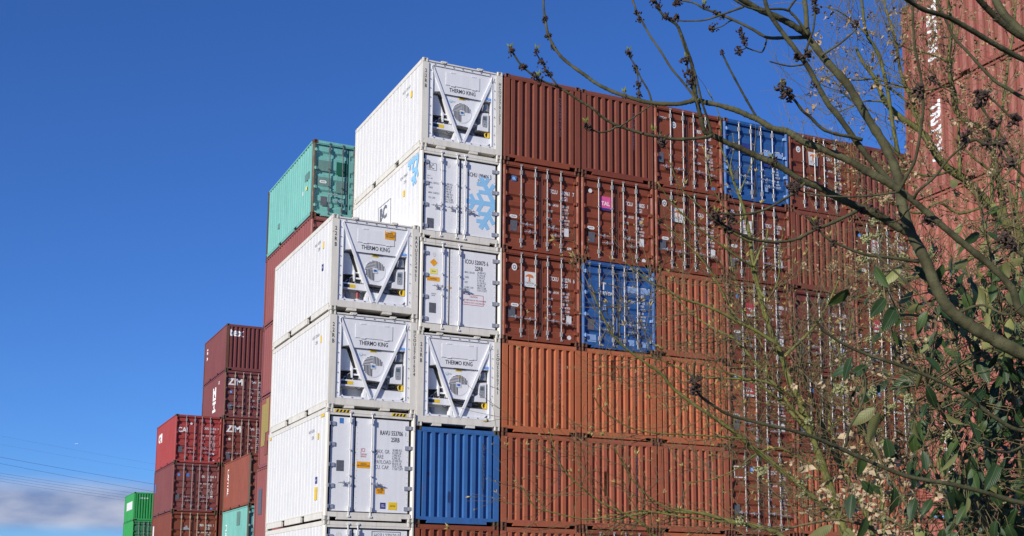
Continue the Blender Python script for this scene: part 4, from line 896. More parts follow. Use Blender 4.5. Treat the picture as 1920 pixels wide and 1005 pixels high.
def limb(data, d0, d1, w0, w1, knots=0.0, per=5, wob=0.0):
    """polyline in photograph pixels from root to tip -> smoothed centre line and radii in metres"""
    n = len(data); P = []
    for i, (x, y) in enumerate(data):
        t = i/max(1, n-1); P.append(ray_point(x, y, d0+(d1-d0)*t+PR.uniform(-wob, wob)))
    P = smooth(P, per); m = len(P); rad = []
    for i in range(m):
        t = i/(m-1); d = (P[i]-CAM).dot(f_); w = w0+(w1-w0)*t**0.8
        rad.append(max(0.0012, w/2*d/FPX*(1+PR.uniform(-0.06, 0.06))))
    if knots:
        k = 2
        while k < m-2:
            rad[k] *= 1.0+knots; k += PR.randint(3, 7)
    L = Limb(); L.P = P; L.r = rad; return L
def S(t): return [tuple(map(float, q.split(','))) for q in t.split()]
def lump(n, size, seed, spread=1.0):
    r = random.Random(seed); m = MB()
    for k in range(n):
        c = Vector((r.gauss(0, .5), r.gauss(0, .5), r.gauss(0, .5)))*size*spread; a = Vector((r.gauss(0, 1), r.gauss(0, 1), r.gauss(0, 1))).normalized(); l = size*r.uniform(.35, .6); w = l*0.5
        b = a.orthogonal().normalized(); e = a.cross(b); i = len(m.v)
        m.v += [tuple(c+a*l), tuple(c-a*l), tuple(c+b*w), tuple(c+e*w), tuple(c-b*w), tuple(c-e*w)]
        m.f += [(i, i+2, i+3), (i, i+3, i+4), (i, i+4, i+5), (i, i+5, i+2), (i+1, i+3, i+2), (i+1, i+4, i+3), (i+1, i+5, i+4), (i+1, i+2, i+5)]
    return m
def leaf_mesh(l, w, curl, seed, nx=4, ny=7, fold=0.25, closed=False):
    m = MB(); r = random.Random(seed); tw = r.uniform(-.4, .4)
    for j in range(ny+1):
        t = j/ny; hw = w/2*(math.sin(math.pi*min(1, t*0.97+0.03))**0.75)*(1.15-0.35*t)
        for i in range(nx+1):
            s = i/nx*2-1; x = s*hw; z = abs(s)*hw*fold-curl*l*t*t+tw*s*hw*t+r.uniform(-.003, .003)*l*4
            m.v.append((x, t*l, z))
    for j in range(ny):
        for i in range(nx):
            a = j*(nx+1)+i; m.f.append((a, a+1, a+nx+2, a+nx+1))
    return m
def bud_pair(n, size, seed):
    r = random.Random(seed); m = MB()
    for k in range(n):
        a = 2*math.pi*k/n+r.uniform(-.4, .4); d = Vector((math.cos(a)*.55, math.sin(a)*.55, 1.0)).normalized(); l = size*r.uniform(.7, 1.2)
        b = d.orthogonal().normalized(); e = d.cross(b); i = len(m.v); w = l*.16; q = d*l*.45
        m.v += [(0, 0, 0), tuple(q+b*w), tuple(q+e*w), tuple(q-b*w), tuple(q-e*w), tuple(d*l)]
        m.f += [(i, i+2, i+1), (i, i+3, i+2), (i, i+4, i+3), (i, i+1, i+4), (i+5, i+1, i+2), (i+5, i+2, i+3), (i+5, i+3, i+4), (i+5, i+4, i+1)]
    return m
def seed_bunch(seed):
    """a bunch of papery winged keys or crumpled leaf scraps"""
    r = random.Random(seed); m = MB()
    for k in range(r.randint(5, 9)):
        c = Vector((r.gauss(0, .012), r.gauss(0, .012), r.gauss(-.01, .014))); a = Vector((r.gauss(0, 1), r.gauss(0, 1), r.gauss(-.6, 1))).normalized(); b = a.orthogonal().normalized()
        b = (b*math.cos(k)+a.cross(b)*math.sin(k)); l = r.uniform(.02, .042); w = l*r.uniform(.28, .5); nn = a.cross(b)*l*.2; i = len(m.v)
        m.v += [tuple(c), tuple(c+a*l*.5+b*w+nn), tuple(c+a*l), tuple(c+a*l*.5-b*w*.6-nn), tuple(c+a*l*.5+nn*.6)]
        m.f += [(i, i+1, i+4), (i+1, i+2, i+4), (i+2, i+3, i+4), (i+3, i, i+4)]
    return m
def rot_to(d, roll=0.0):
    return d.to_track_quat('Z', 'Y').to_matrix().to_4x4() @ Matrix.Rotation(roll, 4, 'Z')
def place(name, me, mat, root, p, M3, s=1.0, **k):
    M = Matrix.Translation(p) @ M3 @ Matrix.Scale(s, 4)
    return put(name, me, mat, root, mw=M, **k)
def inv_root(root): return Matrix.Translation(-root.location)
def plant(name, label, cat, base, group=None):
    t = thing(name, label, cat, base, group); return t
def add_tube(root, name, L, mat, n=8, **k):
    m = MB(); o = root.location
    if max(L.r) > 0.010:                                   # uneven, knotty surface on the thicker wood
        m.tube([p-o for p in L.P], L.r, n); w = []
        for j, v in enumerate(m.v):
            c = L.P[min(j//n, len(L.P)-1)]-o; v = Vector(v); a = mnoise.noise((v+o)*16)*0.13+mnoise.noise((v+o)*45)*0.09
            w.append(tuple(c+(v-c)*(1+a)))
        m.v = w
    else: m.tube([p-o for p in L.P], L.r, n)
    return put(name, m.mesh(name, True), mat, root, **k)

# ---- ash tree, close by on the right: trunk just outside the picture
AB = ray_point(2140, 900, 5.2); AB.z = GZ
ash = plant('ash_tree', 'grey barked tree with clusters of dark flower buds, reaching in from the right edge', 'tree', AB)
trunk_pts = [AB, ray_point(2135, 900, 5.2), ray_point(2105, 700, 5.2), ray_point(2120, 400, 5.25), ray_point(2100, 180, 5.3), ray_point(2060, -150, 5.4), ray_point(2075, -700, 5.6), ray_point(2040, -1300, 5.9)]
T = Limb(); T.P = smooth(trunk_pts, 5); T.r = [0.15-0.135*(i/(len(T.P)-1))**.9 for i in range(len(T.P))]
add_tube(ash, 'trunk', T, ASHB, 14)
ASH = [  # pixels root->tip, depth at root and tip, width at root and tip
 ("2105,720 2000,690 1920,664 1845,626 1797,595 1766,560 1733,485 1707,434 1691,383 1683,330 1660,275 1625,219 1590,160 1550,115 1519,75", 5.2, 5.5, 32, 15, .05),
 ("1519,75 1513,52 1511,22 1506,-20", 5.5, 5.6, 13, 10, .05),
 ("1517,68 1507,61 1488,48 1455,31 1422,17 1396,2 1370,-14", 5.5, 5.35, 15, 12, .05),
 ("1512,70 1470,71 1438,70 1411,55 1381,40 1352,28 1339,23 1317,14 1300,5 1272,0", 5.5, 5.7, 8, 3.5, .18),
 ("1381,40 1370,39 1354,49 1337,54", 5.6, 5.65, 3.5, 2, .1),
 ("1394,13 1374,20 1352,28 1324,37 1300,39 1278,39 1262,36", 5.35, 5.7, 5, 3, .18),
 ("1437,70 1436,81 1429,97 1416,95 1400,89 1395,81 1394,68 1389,57", 5.6, 5.6, 4, 2.5, .2),
 ("1400,89 1392,93 1384,94", 5.6, 5.55, 3, 2, .1),
 ("2105,640 2010,625 1920,587 1898,542 1867,507 1822,469 1771,427 1720,383 1688,357 1660,330 1620,285 1573,219 1553,195 1534,162 1516,127 1499,103 1481,79 1459,50 1442,24 1434,0 1430,-20", 5.15, 5.0, 18, 8, .05),
 ("1688,357 1662,341 1625,321 1589,300 1545,281 1504,264 1476,246 1450,241 1421,224 1406,218 1378,206 1347,197 1323,192 1303,187 1294,190 1268,195 1222,193 1199,188 1169,179 1147,171 1119,157 1097,141 1073,124 1051,105 1037,84 1027,63 1023,40 1020,20 1019,-8", 5.05, 5.5, 17, 4.5, .16),
 ("1701,434 1675,421 1644,402 1612,389 1576,373 1537,352 1499,336 1461,311 1428,297 1395,281 1362,267 1334,253 1321,246 1314,219 1307,190 1302,160 1297,121 1286,91 1276,62 1268,46 1248,32 1236,18 1226,-5", 5.45, 5.2, 19, 5, .14),
 ("1334,253 1327,257 1297,260 1264,261 1242,257 1220,254 1186,245 1154,234 1127,218 1113,205 1084,187 1052,166 1030,157 1008,147 980,125 964,103 954,86", 5.25, 5.0, 7.5, 4, .2),
 ("1045,161 1043,157 1027,137 1017,119 1004,98", 5.05, 5.0, 4, 2.8, .2),
 ("1163,237 1175,229 1190,219 1207,207 1222,196", 5.05, 5.15, 3.5, 2.5, .2),
 ("1163,238 1154,239 1141,246 1125,248 1113,244 1102,236", 5.05, 5.0, 4.5, 3, .25),
 ("1222,193 1216,171 1202,147 1191,123 1181,107 1177,92", 5.35, 5.3, 4.5, 3, .15),
 ("1201,192 1198,169 1195,139 1190,122", 5.35, 5.35, 3.5, 2.5, .15),
 ("1334,250 1327,224 1318,197 1313,179 1304,140 1293,109 1284,87 1278,62", 5.25, 5.1, 6, 3.5, .16),
 ("1303,187 1298,177 1278,151 1258,127 1238,95 1218,66 1203,38 1195,24 1184,-6", 5.25, 5.4, 5.5, 4, .2),
 ("1314,219 1306,190 1298,169 1296,151 1290,131 1287,112", 5.2, 5.15, 5, 3, .2),
 ("1421,224 1418,219 1400,188 1383,157 1367,127 1353,98", 5.2, 5.1, 6, 4, .2),
 ("1616,262 1594,256 1571,252 1543,242 1519,219 1505,208 1490,188 1477,177 1466,164", 5.05, 4.9, 8, 5, .15),
 ("1545,107 1542,103 1564,89 1586,73 1604,55 1606,44", 5.45, 5.4, 6, 3, .18),
 ("1505,112 1508,106 1517,77 1525,55 1528,22 1530,-6", 5.05, 5.0, 6, 4, .2),
 ("1516,66 1494,35 1480,20 1483,11 1495,-4", 5.45, 5.4, 6, 4.5, .15),
 ("1480,20 1466,17 1446,17 1431,20 1411,16 1396,11 1374,-2", 5.4, 5.3, 5.5, 4, .2),
 ("1507,121 1483,124 1461,120 1443,115", 5.05, 5.0, 3.5, 3, .2),
 ("1612,393 1563,417 1530,430 1494,448 1460,454 1439,453 1409,448 1389,439 1367,427 1349,417 1341,408", 5.4, 5.1, 8, 5, .16),
 ("1509,343 1491,360 1469,374 1439,391 1409,400 1379,403 1355,400", 5.3, 5.2, 6, 4.5, .18),
 ("1722,491 1669,483 1628,478 1600,470 1584,463 1553,448 1532,427 1512,405", 5.4, 5.3, 8, 4, .15),
 ("1714,372 1723,357 1752,332 1777,300 1800,278 1815,262", 5.0, 4.8, 7, 4, .18),
 ("1669,417 1688,411 1700,396 1716,385", 5.3, 5.05, 4, 3, .1),
 ("1684,360 1641,366 1589,369 1537,366 1509,361 1491,353", 5.05, 5.0, 5, 3, .15),
 ("1689,352 1700,330 1714,304 1721,276 1727,240 1731,199 1726,139 1716,92 1711,20 1712,-10", 5.1, 4.9, 8, 4.5, .16),
 ("2100,180 2010,150 1920,112 1867,84 1820,56 1776,32 1732,18 1699,-2 1680,-14", 5.2, 4.7, 13, 9, .06),
 ("2095,120 1990,100 1920,72 1880,44 1856,21 1836,0 1820,-20", 5.3, 5.1, 16, 11, .05),
 ("2080,60 1980,95 1920,62 1882,26 1867,0 1860,-15", 5.35, 5.5, 21, 15, .05),
 ("2100,250 2000,220 1920,184 1893,168 1867,153 1841,127 1815,98 1789,70 1774,39 1753,-6", 5.2, 5.3, 9, 5, .1),
 ("2105,760 2010,790 1920,808 1863,781 1810,741 1757,713 1695,688 1624,664 1580,644 1545,620 1530,600", 5.1, 4.8, 11, 5, .1),
 ("2110,960 2010,955 1916,943 1845,923 1779,907 1704,894 1646,872 1580,843 1560,834 1524,819 1479,806 1414,791 1366,777 1340,762 1314,743 1304,725 1301,700 1303,678", 5.0, 4.4, 12, 5, .08),
 ("1585,838 1594,800 1612,767 1623,730 1621,700 1618,690", 4.6, 4.5, 6, 4, .1),
 ("2050,800 1960,815 1920,835 1892,848 1868,845 1845,838", 4.9, 4.7, 7, 4, .1),
 ("1790,590 1840,572 1890,590 1930,560", 5.3, 5.0, 7, 3, .1),
 ("1640,475 1690,520 1740,570 1770,610 1800,700", 5.0, 4.8, 5, 3, .1),
]
ash_l = []
ASH += [("2068,-300 2150,-520 2200,-800 2180,-1050", 5.5, 5.2, 18, 4, .08), ("2072,-480 1960,-700 1900,-950 1920,-1150", 5.5, 6.2, 15, 4, .08), ("2065,-800 2130,-1000 2150,-1250", 5.7, 5.9, 10, 3, .1), ("2060,-150 2200,-300 2320,-520 2400,-800", 5.4, 5.0, 18, 4, .08), ("2105,250 2260,120 2380,-100 2420,-350", 5.3, 5.6, 16, 4, .08)]
for t, d0, d1, w0, w1, kn in ASH:
    L = limb(S(t), d0, d1, w0*.86, w1*.86, kn, 12 if w0 > 12 else 6); ash_l.append(L); add_tube(ash, 'branch', L, ASHB, 16 if w0 > 15 else 8)
for t, w in (("1902,225 1890,215 1870,195 1850,180 1838,190", 5), ("1812,268 1830,262 1850,272 1875,270 1900,310 1930,340", 7), ("1748,150 1770,165 1800,180", 3), ("1888,452 1905,470 1935,490", 8), ("1835,192 1850,215 1862,232 1900,285", 5)):
    L = limb(S(t), 5.0, 5.0, w, w*.6, .1); ash_l.append(L); add_tube(ash, 'branch', L, ASHB, 7)

BUDMESH = [lump(26, 0.017, k, 0.85).mesh('bud_cluster') for k in range(5)]
TIPMESH = [bud_pair(3, 0.026, 40+k).mesh('bud') for k in range(3)]
ao = ash.location
ash_px = [(PPX+FPX*(q-CAM).dot(r_)/(q-CAM).dot(f_), PPY-FPX*(q-CAM).dot(u_)/(q-CAM).dot(f_), (q-CAM).dot(f_)) for L in ash_l for q in L.P]
def ash_bud(x, y, d, s=1.0, tip=False):
    n_ = min(ash_px, key=lambda q: (q[0]-x)**2+(q[1]-y)**2)          # sit on the branch it belongs to
    if (n_[0]-x)**2+(n_[1]-y)**2 < 30**2: d = n_[2]; x += (n_[0]-x)*0.6; y += (n_[1]-y)*0.6
    p = ray_point(x, y, d)-ao; q = rot_to(Vector((PR.gauss(0, 1), PR.gauss(0, 1), PR.gauss(0, 1))).normalized())
    place('bud_cluster', PR.choice(BUDMESH), BUDB, ash, p, q, s)
    if tip: place('bud', PR.choice(TIPMESH), BUDG, ash, p+u_*0.012, rot_to(Vector((PR.uniform(-.4, .2), 0, 1))), 1.1)
for x, y, d, s, tp in [(956,98,5,1.0,1),(985,123,5,.9,0),(978,128,5,.8,0),(1003,141,5,1,0),(1012,149,5,.9,1),(1008,97,5,.8,1),(1014,118,5,1,0),(1022,133,5,.9,0),(1031,140,5,.8,0),
    (1022,36,5.5,.9,0),(1027,68,5.5,1,0),(1033,92,5.5,.8,0),(1179,100,5.3,1.1,1),(1192,130,5.3,1,0),(1197,161,5.35,1.1,0),(1199,178,5.35,.9,0),(1195,24,5.4,.9,0),(1200,35,5.4,.9,0),(1286,112,5.15,1.3,1),(1291,138,5.2,1.3,0),(1296,152,5.2,1.2,0),(1293,158,5.2,1,0),
    (1233,11,5.2,1,0),(1249,28,5.2,1,0),(1254,34,5.2,.9,0),(1266,16,5.3,1.2,0),(1268,29,5.3,1.2,0),(1266,6,5.3,.8,1),(1218,6,5.2,.9,0),(1324,10,5.6,1.0,1),(1343,24,5.6,1.0,0),(1355,31,5.6,.9,0),(1335,54,5.6,1.2,0),(1391,57,5.6,1,0),(1393,70,5.6,1,0),(1396,78,5.6,1,0),(1385,95,5.6,1.2,0),
    (1353,98,5.1,.7,0),(1466,162,4.9,1.4,1),(1474,175,4.9,1.5,0),(1482,184,4.9,1.2,0),(1491,109,5,1.4,0),(1523,108,5.3,1.4,1),(1521,163,5,1.0,0),(1529,2,5,1,0),(1535,16,5,1.1,0),(1605,44,5.4,1,0),
    (1242,272,5.2,1.5,0),(1238,285,5.2,1.2,1),(1450,296,5.0,1.3,1),(1447,312,5.0,1.1,0),(1382,270,5.2,.9,0),(1344,398,5.1,1.6,1),(1352,411,5.1,1.5,0),(1372,415,5.1,1.4,0),(1366,432,5.1,1.3,0),(1487,345,5.2,1.7,0),(1480,348,5.2,1.3,0),(1530,418,5.3,1.4,1),(1627,388,5.2,1.7,0),(1640,400,5.2,1.6,0),(1615,394,5.2,1.2,0),
    (1720,165,4.9,1.7,0),(1748,150,5.3,1.3,0),(1830,165,5.2,1.7,0),(1835,192,5.2,1.7,0),(1905,222,5.0,1.7,0),(1860,232,5.0,1.6,0),(1801,243,5.0,1.5,0),(1812,268,4.9,1.5,0),(1850,272,4.9,1.5,0),(1875,272,4.9,1.6,0),(1893,300,4.9,1.8,0),(1840,178,5.2,1.5,1),(1865,30,5.4,1,0),(1732,425,5.2,1.5,0),(1728,420,5.2,1.2,0),(1888,452,4.9,1.9,0),(1880,440,4.9,1.6,0),(1895,465,4.9,1.5,0),(1308,712,4.4,1.4,0),(1303,730,4.4,1.4,0),(1735,500,5,1.2,0),(1560,458,5.1,1.1,0),(1097,236,5,1.0,1),(1103,243,5,.8,0),(1172,181,5.4,.8,1),(1224,246,5.2,.6,1)]:
    ash_bud(x, y, d, s, tp)
# ---- twig growing
def grow(m, p, d, length, r, step, droop, wig, rec, out, rnd, up=0.0):
    pts = [p]; d = d.normalized(); n = max(3, int(length/step))
    for k in range(n):
        d = (d+Vector((rnd.gauss(0, wig), rnd.gauss(0, wig), rnd.gauss(0, wig)+up))).normalized(); pts.append(pts[-1]+d*step)
    m.tube(pts, [max(0.0011, r*(1-.7*k/n)) for k in range(n+1)], 5, False)
    out.append((pts[-1], d, 1))
    for k in range(1, n):
        if rnd.random() < 0.5: out.append((pts[k], d, 0))
        if rec > 0 and rnd.random() < 0.32:
            side = d.orthogonal().normalized(); side = side*math.cos(rnd.uniform(0, 6.28))+d.cross(side)*math.sin(rnd.uniform(0, 6.28))
            e = (d*0.75+side*0.75).normalized(); grow(m, pts[k], e, length*rnd.uniform(.3, .6), r*.6, step, droop, wig, rec-1, out, rnd, up)

# ---- green barked shrub with opening yellow buds
SB = ray_point(1600, 1060, 8.2); SB.z = GZ
shrub = plant('budding_shrub', 'tall shrub with mossy green stems and opening yellow buds before the red boxes', 'shrub', SB)
SHR = [
 ("1602,1060 1585,1005 1564,936 1548,888 1530,836 1515,791 1491,736 1476,700 1467,671 1452,636 1434,588 1423,544 1412,500 1407,451 1397,400 1385,364 1375,338 1362,300", 8.2, 8.0, 19, 4),
 ("1575,975 1561,968 1530,937 1491,903 1439,861 1400,830 1375,809 1340,784 1301,758 1262,728 1240,701 1213,682 1172,652 1151,631 1133,599 1121,571 1113,547", 8.2, 7.6, 12, 2.2),
 ("1456,645 1452,642 1417,620 1386,605 1356,588 1318,572 1281,561 1246,541 1220,530 1190,505 1172,492", 8.0, 7.7, 8, 2),
 ("1515,791 1490,770 1439,704 1412,675 1377,636 1342,618 1307,596 1275,566 1240,545", 8.1, 8.3, 8, 2),
 ("1491,745 1439,717 1373,710 1307,706 1264,686 1233,673 1200,668", 8.1, 7.8, 6, 2),
 ("1530,836 1518,812 1491,782 1467,755 1436,730 1400,712 1370,700 1330,690", 8.15, 8.3, 9, 2.5),
 ("1650,1060 1633,991 1615,943 1594,906 1576,876 1561,846 1545,806 1533,770 1518,739 1508,700 1500,660 1480,610", 8.4, 8.6, 13, 3),
 ("1660,1060 1656,960 1652,924 1646,894 1640,858 1624,821 1612,788 1600,760 1580,700 1570,640", 8.6, 8.8, 12, 4),
 ("1560,1080 1466,1005 1446,995 1401,983 1356,974 1317,963 1262,960 1220,961 1190,965 1150,975", 8.0, 7.8, 11, 4),
 ("1540,1075 1350,1050 1228,1005 1213,988 1169,962 1128,943 1090,914 1060,884 1042,850 1031,809", 7.9, 7.5, 6, 2),
 ("1400,983 1300,972 1206,958 1154,966 1098,973 1042,962 1004,951 978,910", 7.9, 7.5, 4, 1.8),
 ("1356,974 1300,960 1240,947 1191,906 1169,872 1154,842", 7.9, 7.6, 4, 1.8),
 ("1400,830 1390,822 1290,815 1240,813 1191,805 1154,787 1128,768 1113,742", 8.0, 7.6, 4, 1.8),
 ("1413,500 1421,480 1428,462 1436,450 1440,430", 8.0, 8.1, 5, 2.5), ("1467,671 1490,650 1515,625 1535,600 1550,575 1575,520", 8.1, 8.4, 7, 3), ("1421,539 1440,560 1460,520 1462,470 1470,430", 8.0, 7.8, 4, 2),
 ("1397,400 1380,420 1360,390 1340,360 1330,330 1320,280", 8, 7.8, 3, 1.5), ("1409,455 1380,440 1350,420 1310,385 1275,350 1255,300", 8, 7.7, 4.5, 1.8), ("1412,500 1380,480 1340,450 1300,420 1260,380 1235,345", 8, 7.7, 4.5, 1.8),
 ("1386,605 1360,560 1340,520 1310,480 1280,450 1245,420", 8, 7.9, 4, 1.6), ("1439,704 1430,650 1400,600 1380,540 1370,480", 8.1, 8.2, 4, 1.8), ("1548,888 1500,860 1460,840 1420,850 1380,880 1330,900 1280,905", 8.2, 7.9, 5, 1.8), ("1594,906 1560,820 1555,760 1570,700 1590,640 1600,580", 8.5, 8.6, 6, 2),
 ("1476,700 1510,680 1550,690 1590,660 1630,655", 8.2, 8.6, 5, 2), ("1530,836 1560,800 1600,770 1640,760 1680,740", 8.3, 8.7, 5, 2), ("1375,338 1370,310 1376,280 1374,250", 8, 8, 3, 1.4), ("1385,364 1400,330 1412,300 1415,275", 8, 8.1, 3, 1.4), ("1362,300 1350,270 1352,235 1345,205 1327,168", 8, 7.9, 3, 1.6),
]
sl_ = []
for t, d0, d1, w0, w1 in SHR:
    L = limb(S(t), d0, d1, w0, w1, .08); sl_.append(L); add_tube(shrub, 'stem', L, MOSS, 8)
for x0, y0, d in ((1602, 1060, 8.2), (1650, 1060, 8.4), (1660, 1060, 8.6), (1560, 1080, 8.0), (1540, 1075, 7.9)):
    L = Limb(); a = ray_point(x0, y0, d); b = SB+(a-SB)*0.25; b.z = GZ; L.P = smooth([b, (a+b)/2+Vector((0.02, 0, 0)), a], 4); L.r = [0.05-0.016*i/(len(L.P)-1) for i in range(len(L.P))]; add_tube(shrub, 'stem', L, MOSS, 8)
SR = random.Random(5); tm = MB(); spots = []; so_ = shrub.location
leftish = (-r_*0.75+u_*0.65)
for L in sl_:
    n = len(L.P)
    for i in range(2, n):
        y_ = PPY-FPX*(L.P[i]-CAM).dot(u_)/(L.P[i]-CAM).dot(f_); hi_ = y_ < 520
        for _ in range(SR.choice((0, 0, 1)) if hi_ else SR.choice((0, 1, 1))):
            t = (L.P[i]-L.P[i-1]).normalized(); sg = SR.choice((-1, 1)); side = u_*SR.uniform(.3, 1)*sg+r_*SR.uniform(-.8, .8)+f_*SR.gauss(0, .5)
            grow(tm, L.P[i]-so_, t*.6+side*.9, SR.uniform(.12, .34) if hi_ else SR.uniform(.15, .7), min(.0032, L.r[i]*.6), .04, 0, .09, 0 if hi_ else 1, spots, SR, .02)
    spots.append((L.P[-1]-so_, (L.P[-1]-L.P[-2]).normalized(), 1))
for k in range(130):                                       # long thin shoots standing through the thicket
    x = SR.uniform(1330, 1760); y = SR.uniform(560, 1020); d = SR.uniform(7.8, 9.6)
    grow(tm, ray_point(x, y, d)-so_, u_*SR.uniform(.6, 1.2)+r_*SR.gauss(-.25, .45)+f_*SR.gauss(0, .3), SR.uniform(.4, 1.15), SR.uniform(.0020, .0038), .05, 0, .075, 1, spots, SR, .01)
put('twigs', tm.mesh('twigs', True), TWIG, shrub, kind='stuff')
BP = [bud_pair(2+k % 3, 0.030, 60+k).mesh('bud') for k in range(5)]
SR.shuffle(spots); spots.sort(key=lambda q: -q[2]+SR.uniform(-.55, .55))
for p, d, e in spots[:285]:
    place('bud', SR.choice(BP), BUDY, shrub, p, rot_to((d+Vector((SR.gauss(0, .3), SR.gauss(0, .3), .35+SR.gauss(0, .3)))).normalized(), SR.uniform(0, 6)), SR.uniform(.8, 1.5))
rest = MB()
for p, d, e in spots[285:1150]:
    q = bud_pair(2, 0.022*SR.uniform(.6, 1.1), SR.randint(0, 999)); M = Matrix.Translation(p) @ rot_to((d+Vector((SR.gauss(0, .4), SR.gauss(0, .4), .3))).normalized(), SR.uniform(0, 6)); i = len(rest.v)
    rest.v += [tuple(M @ Vector(v)) for v in q.v]; rest.f += [tuple(i+a for a in f) for f in q.f]
put('small_buds', rest.mesh('small_buds'), BUDY, shrub, kind='stuff')

# ---- maple behind it with last year's winged seeds
MBs = ray_point(1900, 1100, 10.5); MBs.z = GZ
maple = plant('seeded_maple', 'bare tree with fine twigs and dry tan seed bunches before the side-on stack', 'tree', MBs)
MAP = [
 ("1960,1100 1950,800 1935,560 1920,453 1886,418 1854,383 1809,338 1768,306 1727,247 1692,223 1660,191 1640,147 1620,120 1604,88", 10.5, 10.2, 30, 4),
 ("1727,250 1715,200 1690,140 1680,80 1662,20 1655,-15", 10.3, 10.5, 9, 4), ("1684,290 1672,223 1664,167 1650,110 1639,87 1626,66 1619,33 1615,-10", 10.2, 10.0, 8, 5), ("1700,310 1684,290 1650,250 1620,215 1600,190 1575,170", 10.2, 10.0, 6, 3),
 ("1886,418 1870,330 1850,250 1800,220 1784,166 1779,116 1784,52 1776,-10", 10.4, 10.1, 12, 5), ("1800,330 1795,199 1783,135 1790,90 1800,40", 10.2, 10.4, 6, 3), ("1860,390 1862,300 1880,200 1890,120 1900,60 1905,0", 10.3, 10.6, 8, 4), ("1784,320 1740,330 1690,318 1650,330 1610,320", 10.2, 10.0, 6, 3),
 ("1854,383 1800,400 1760,380 1720,400 1670,380 1640,370 1600,395", 10.2, 9.9, 6, 3), ("1640,147 1600,150 1570,140 1540,150", 10.1, 10, 3.5, 2), ("1660,191 1620,190 1585,205 1550,215", 10.1, 10, 3.5, 2), ("1920,453 1850,470 1790,500 1720,520 1660,540 1600,560", 10.4, 10, 9, 4),
 ("1935,560 1850,600 1780,620 1700,640 1640,630", 10.5, 10.1, 8, 3), ("1940,650 1900,500 1905,380 1915,280", 10.6, 10.8, 12, 5), ("1768,306 1740,270 1700,190 1640,150 1700,165", 10.2, 10.2, 5, 3), ("1945,700 1860,730 1760,760 1690,800", 10.5, 10.2, 9, 3),
 ("1920,453 1890,350 1830,300 1790,260", 10.3, 10.2, 7, 3), ("1626,66 1600,40 1570,20 1553,15", 10, 10, 3, 2), ("1779,116 1740,100 1700,90 1665,70", 10.1, 10, 4, 2), ("1783,160 1720,170 1680,150", 10.1, 10, 3.5, 2),
]
ml = []
for t, d0, d1, w0, w1 in MAP:
    L = limb(S(t), d0, d1, w0, w1, .06); ml.append(L); add_tube(maple, 'branch', L, MAPB, 8)
L = Limb(); a = ray_point(1960, 1100, 10.5); b = Vector(MBs); L.P = [b, (a+b)/2, a]; L.r = [.10, .08, .068]; add_tube(maple, 'trunk', L, MAPB, 10)
MR = random.Random(9); tm = MB(); spots = []; mo = maple.location
for L in ml:
    n = len(L.P)
    for i in range(1, n):
        q_ = L.P[i]-CAM; qx = PPX+FPX*q_.dot(r_)/q_.dot(f_); qy = PPY-FPX*q_.dot(u_)/q_.dot(f_)
        for _ in range(MR.choice((0, 0, 1)) if qx < 1700 and qy < 260 else MR.choice((0, 1, 1))):
            t = (L.P[i]-L.P[i-1]).normalized(); side = u_*MR.uniform(-.4, 1.2)+r_*MR.gauss(-.2, .8)+f_*MR.gauss(0, .5)
            grow(tm, L.P[i]-mo, t*.5+side*.8, MR.uniform(.25, 1.0), .0032, .05, 0, .12, 2, spots, MR, .06)
put('twigs', tm.mesh('twigs', True), REDT, maple, kind='stuff')
SEEDS = [seed_bunch(k).mesh('seed_bunch') for k in range(8)]
MR.shuffle(spots)
def xy(p):
    d = p+mo-CAM; z = d.dot(f_); return PPX+FPX*d.dot(r_)/z, PPY-FPX*d.dot(u_)/z
MR.shuffle(spots); vis = [s for s in spots if 1500 < xy(s[0])[0] < 1930 and -10 < xy(s[0])[1] < 720]
for p, d, e in vis[:290]:
    place('seed_bunch', MR.choice(SEEDS), SEEDM if MR.random() < .7 else DRYL, maple, p, Matrix.Rotation(MR.uniform(0, 6.28), 4, 'Z'), MR.uniform(.7, 1.35))
rest = MB()
dense_ = [s for s in vis[290:] if xy(s[0])[0] > 1690 or xy(s[0])[1] > 260]
for p, d, e in dense_[:650]:
    q = seed_bunch(MR.randint(0, 99)); i = len(rest.v); s = MR.uniform(.45, 1.0); rest.v += [tuple(p+Vector(v)*s) for v in q.v]; rest.f += [tuple(i+a for a in f) for f in q.f]
put('small_seeds', rest.mesh('small_seeds'), SEEDM, maple, kind='stuff')

# ---- evergreen shrub with big leathery leaves, low at the right
VB = ray_point(1860, 1150, 6.3); VB.z = GZ
vib = plant('leathery_leaved_shrub', 'evergreen shrub with large dark drooping leaves at the lower right', 'shrub', VB)
VR = random.Random(14); vo = vib.location
VST = ["1900,1150 1870,1000 1850,860 1820,740 1790,640 1760,560 1740,500", "1880,1150 1800,1000 1760,900 1720,800 1690,700 1665,600 1655,520", "1930,1150 1920,950 1905,800 1890,660 1870,540 1850,440 1830,360", "1960,1150 1950,900 1940,700 1925,560 1905,450 1890,340", "1850,1150 1740,1010 1690,930 1650,860 1625,780 1618,700", "1870,1150 1790,1030 1700,990 1640,960 1580,950 1520,965", "1900,1150 1840,960 1800,850 1770,780 1740,720", "1850,1000 1790,940 1740,900 1690,860", "1890,700 1840,660 1800,620 1760,600 1700,590 1650,600", "1905,820 1850,800 1800,800 1750,820", "1880,600 1830,560 1790,540 1750,520 1700,500 1670,470", "1910,900 1870,900 1830,930 1780,960", "1860,1000 1700,1020 1620,985 1560,975 1480,990"]
vl = []
for t in VST:
    d0 = VR.uniform(5.7, 6.6); L = limb(S(t), d0, d0+VR.uniform(-.4, .3), 9, 4, .05); vl.append(L); add_tube(vib, 'stem', L, TWIG, 7)
LM = [leaf_mesh(.135, .050+.012*VR.random(), VR.uniform(.05, .5), 80+k).mesh('leaf', True) for k in range(7)]
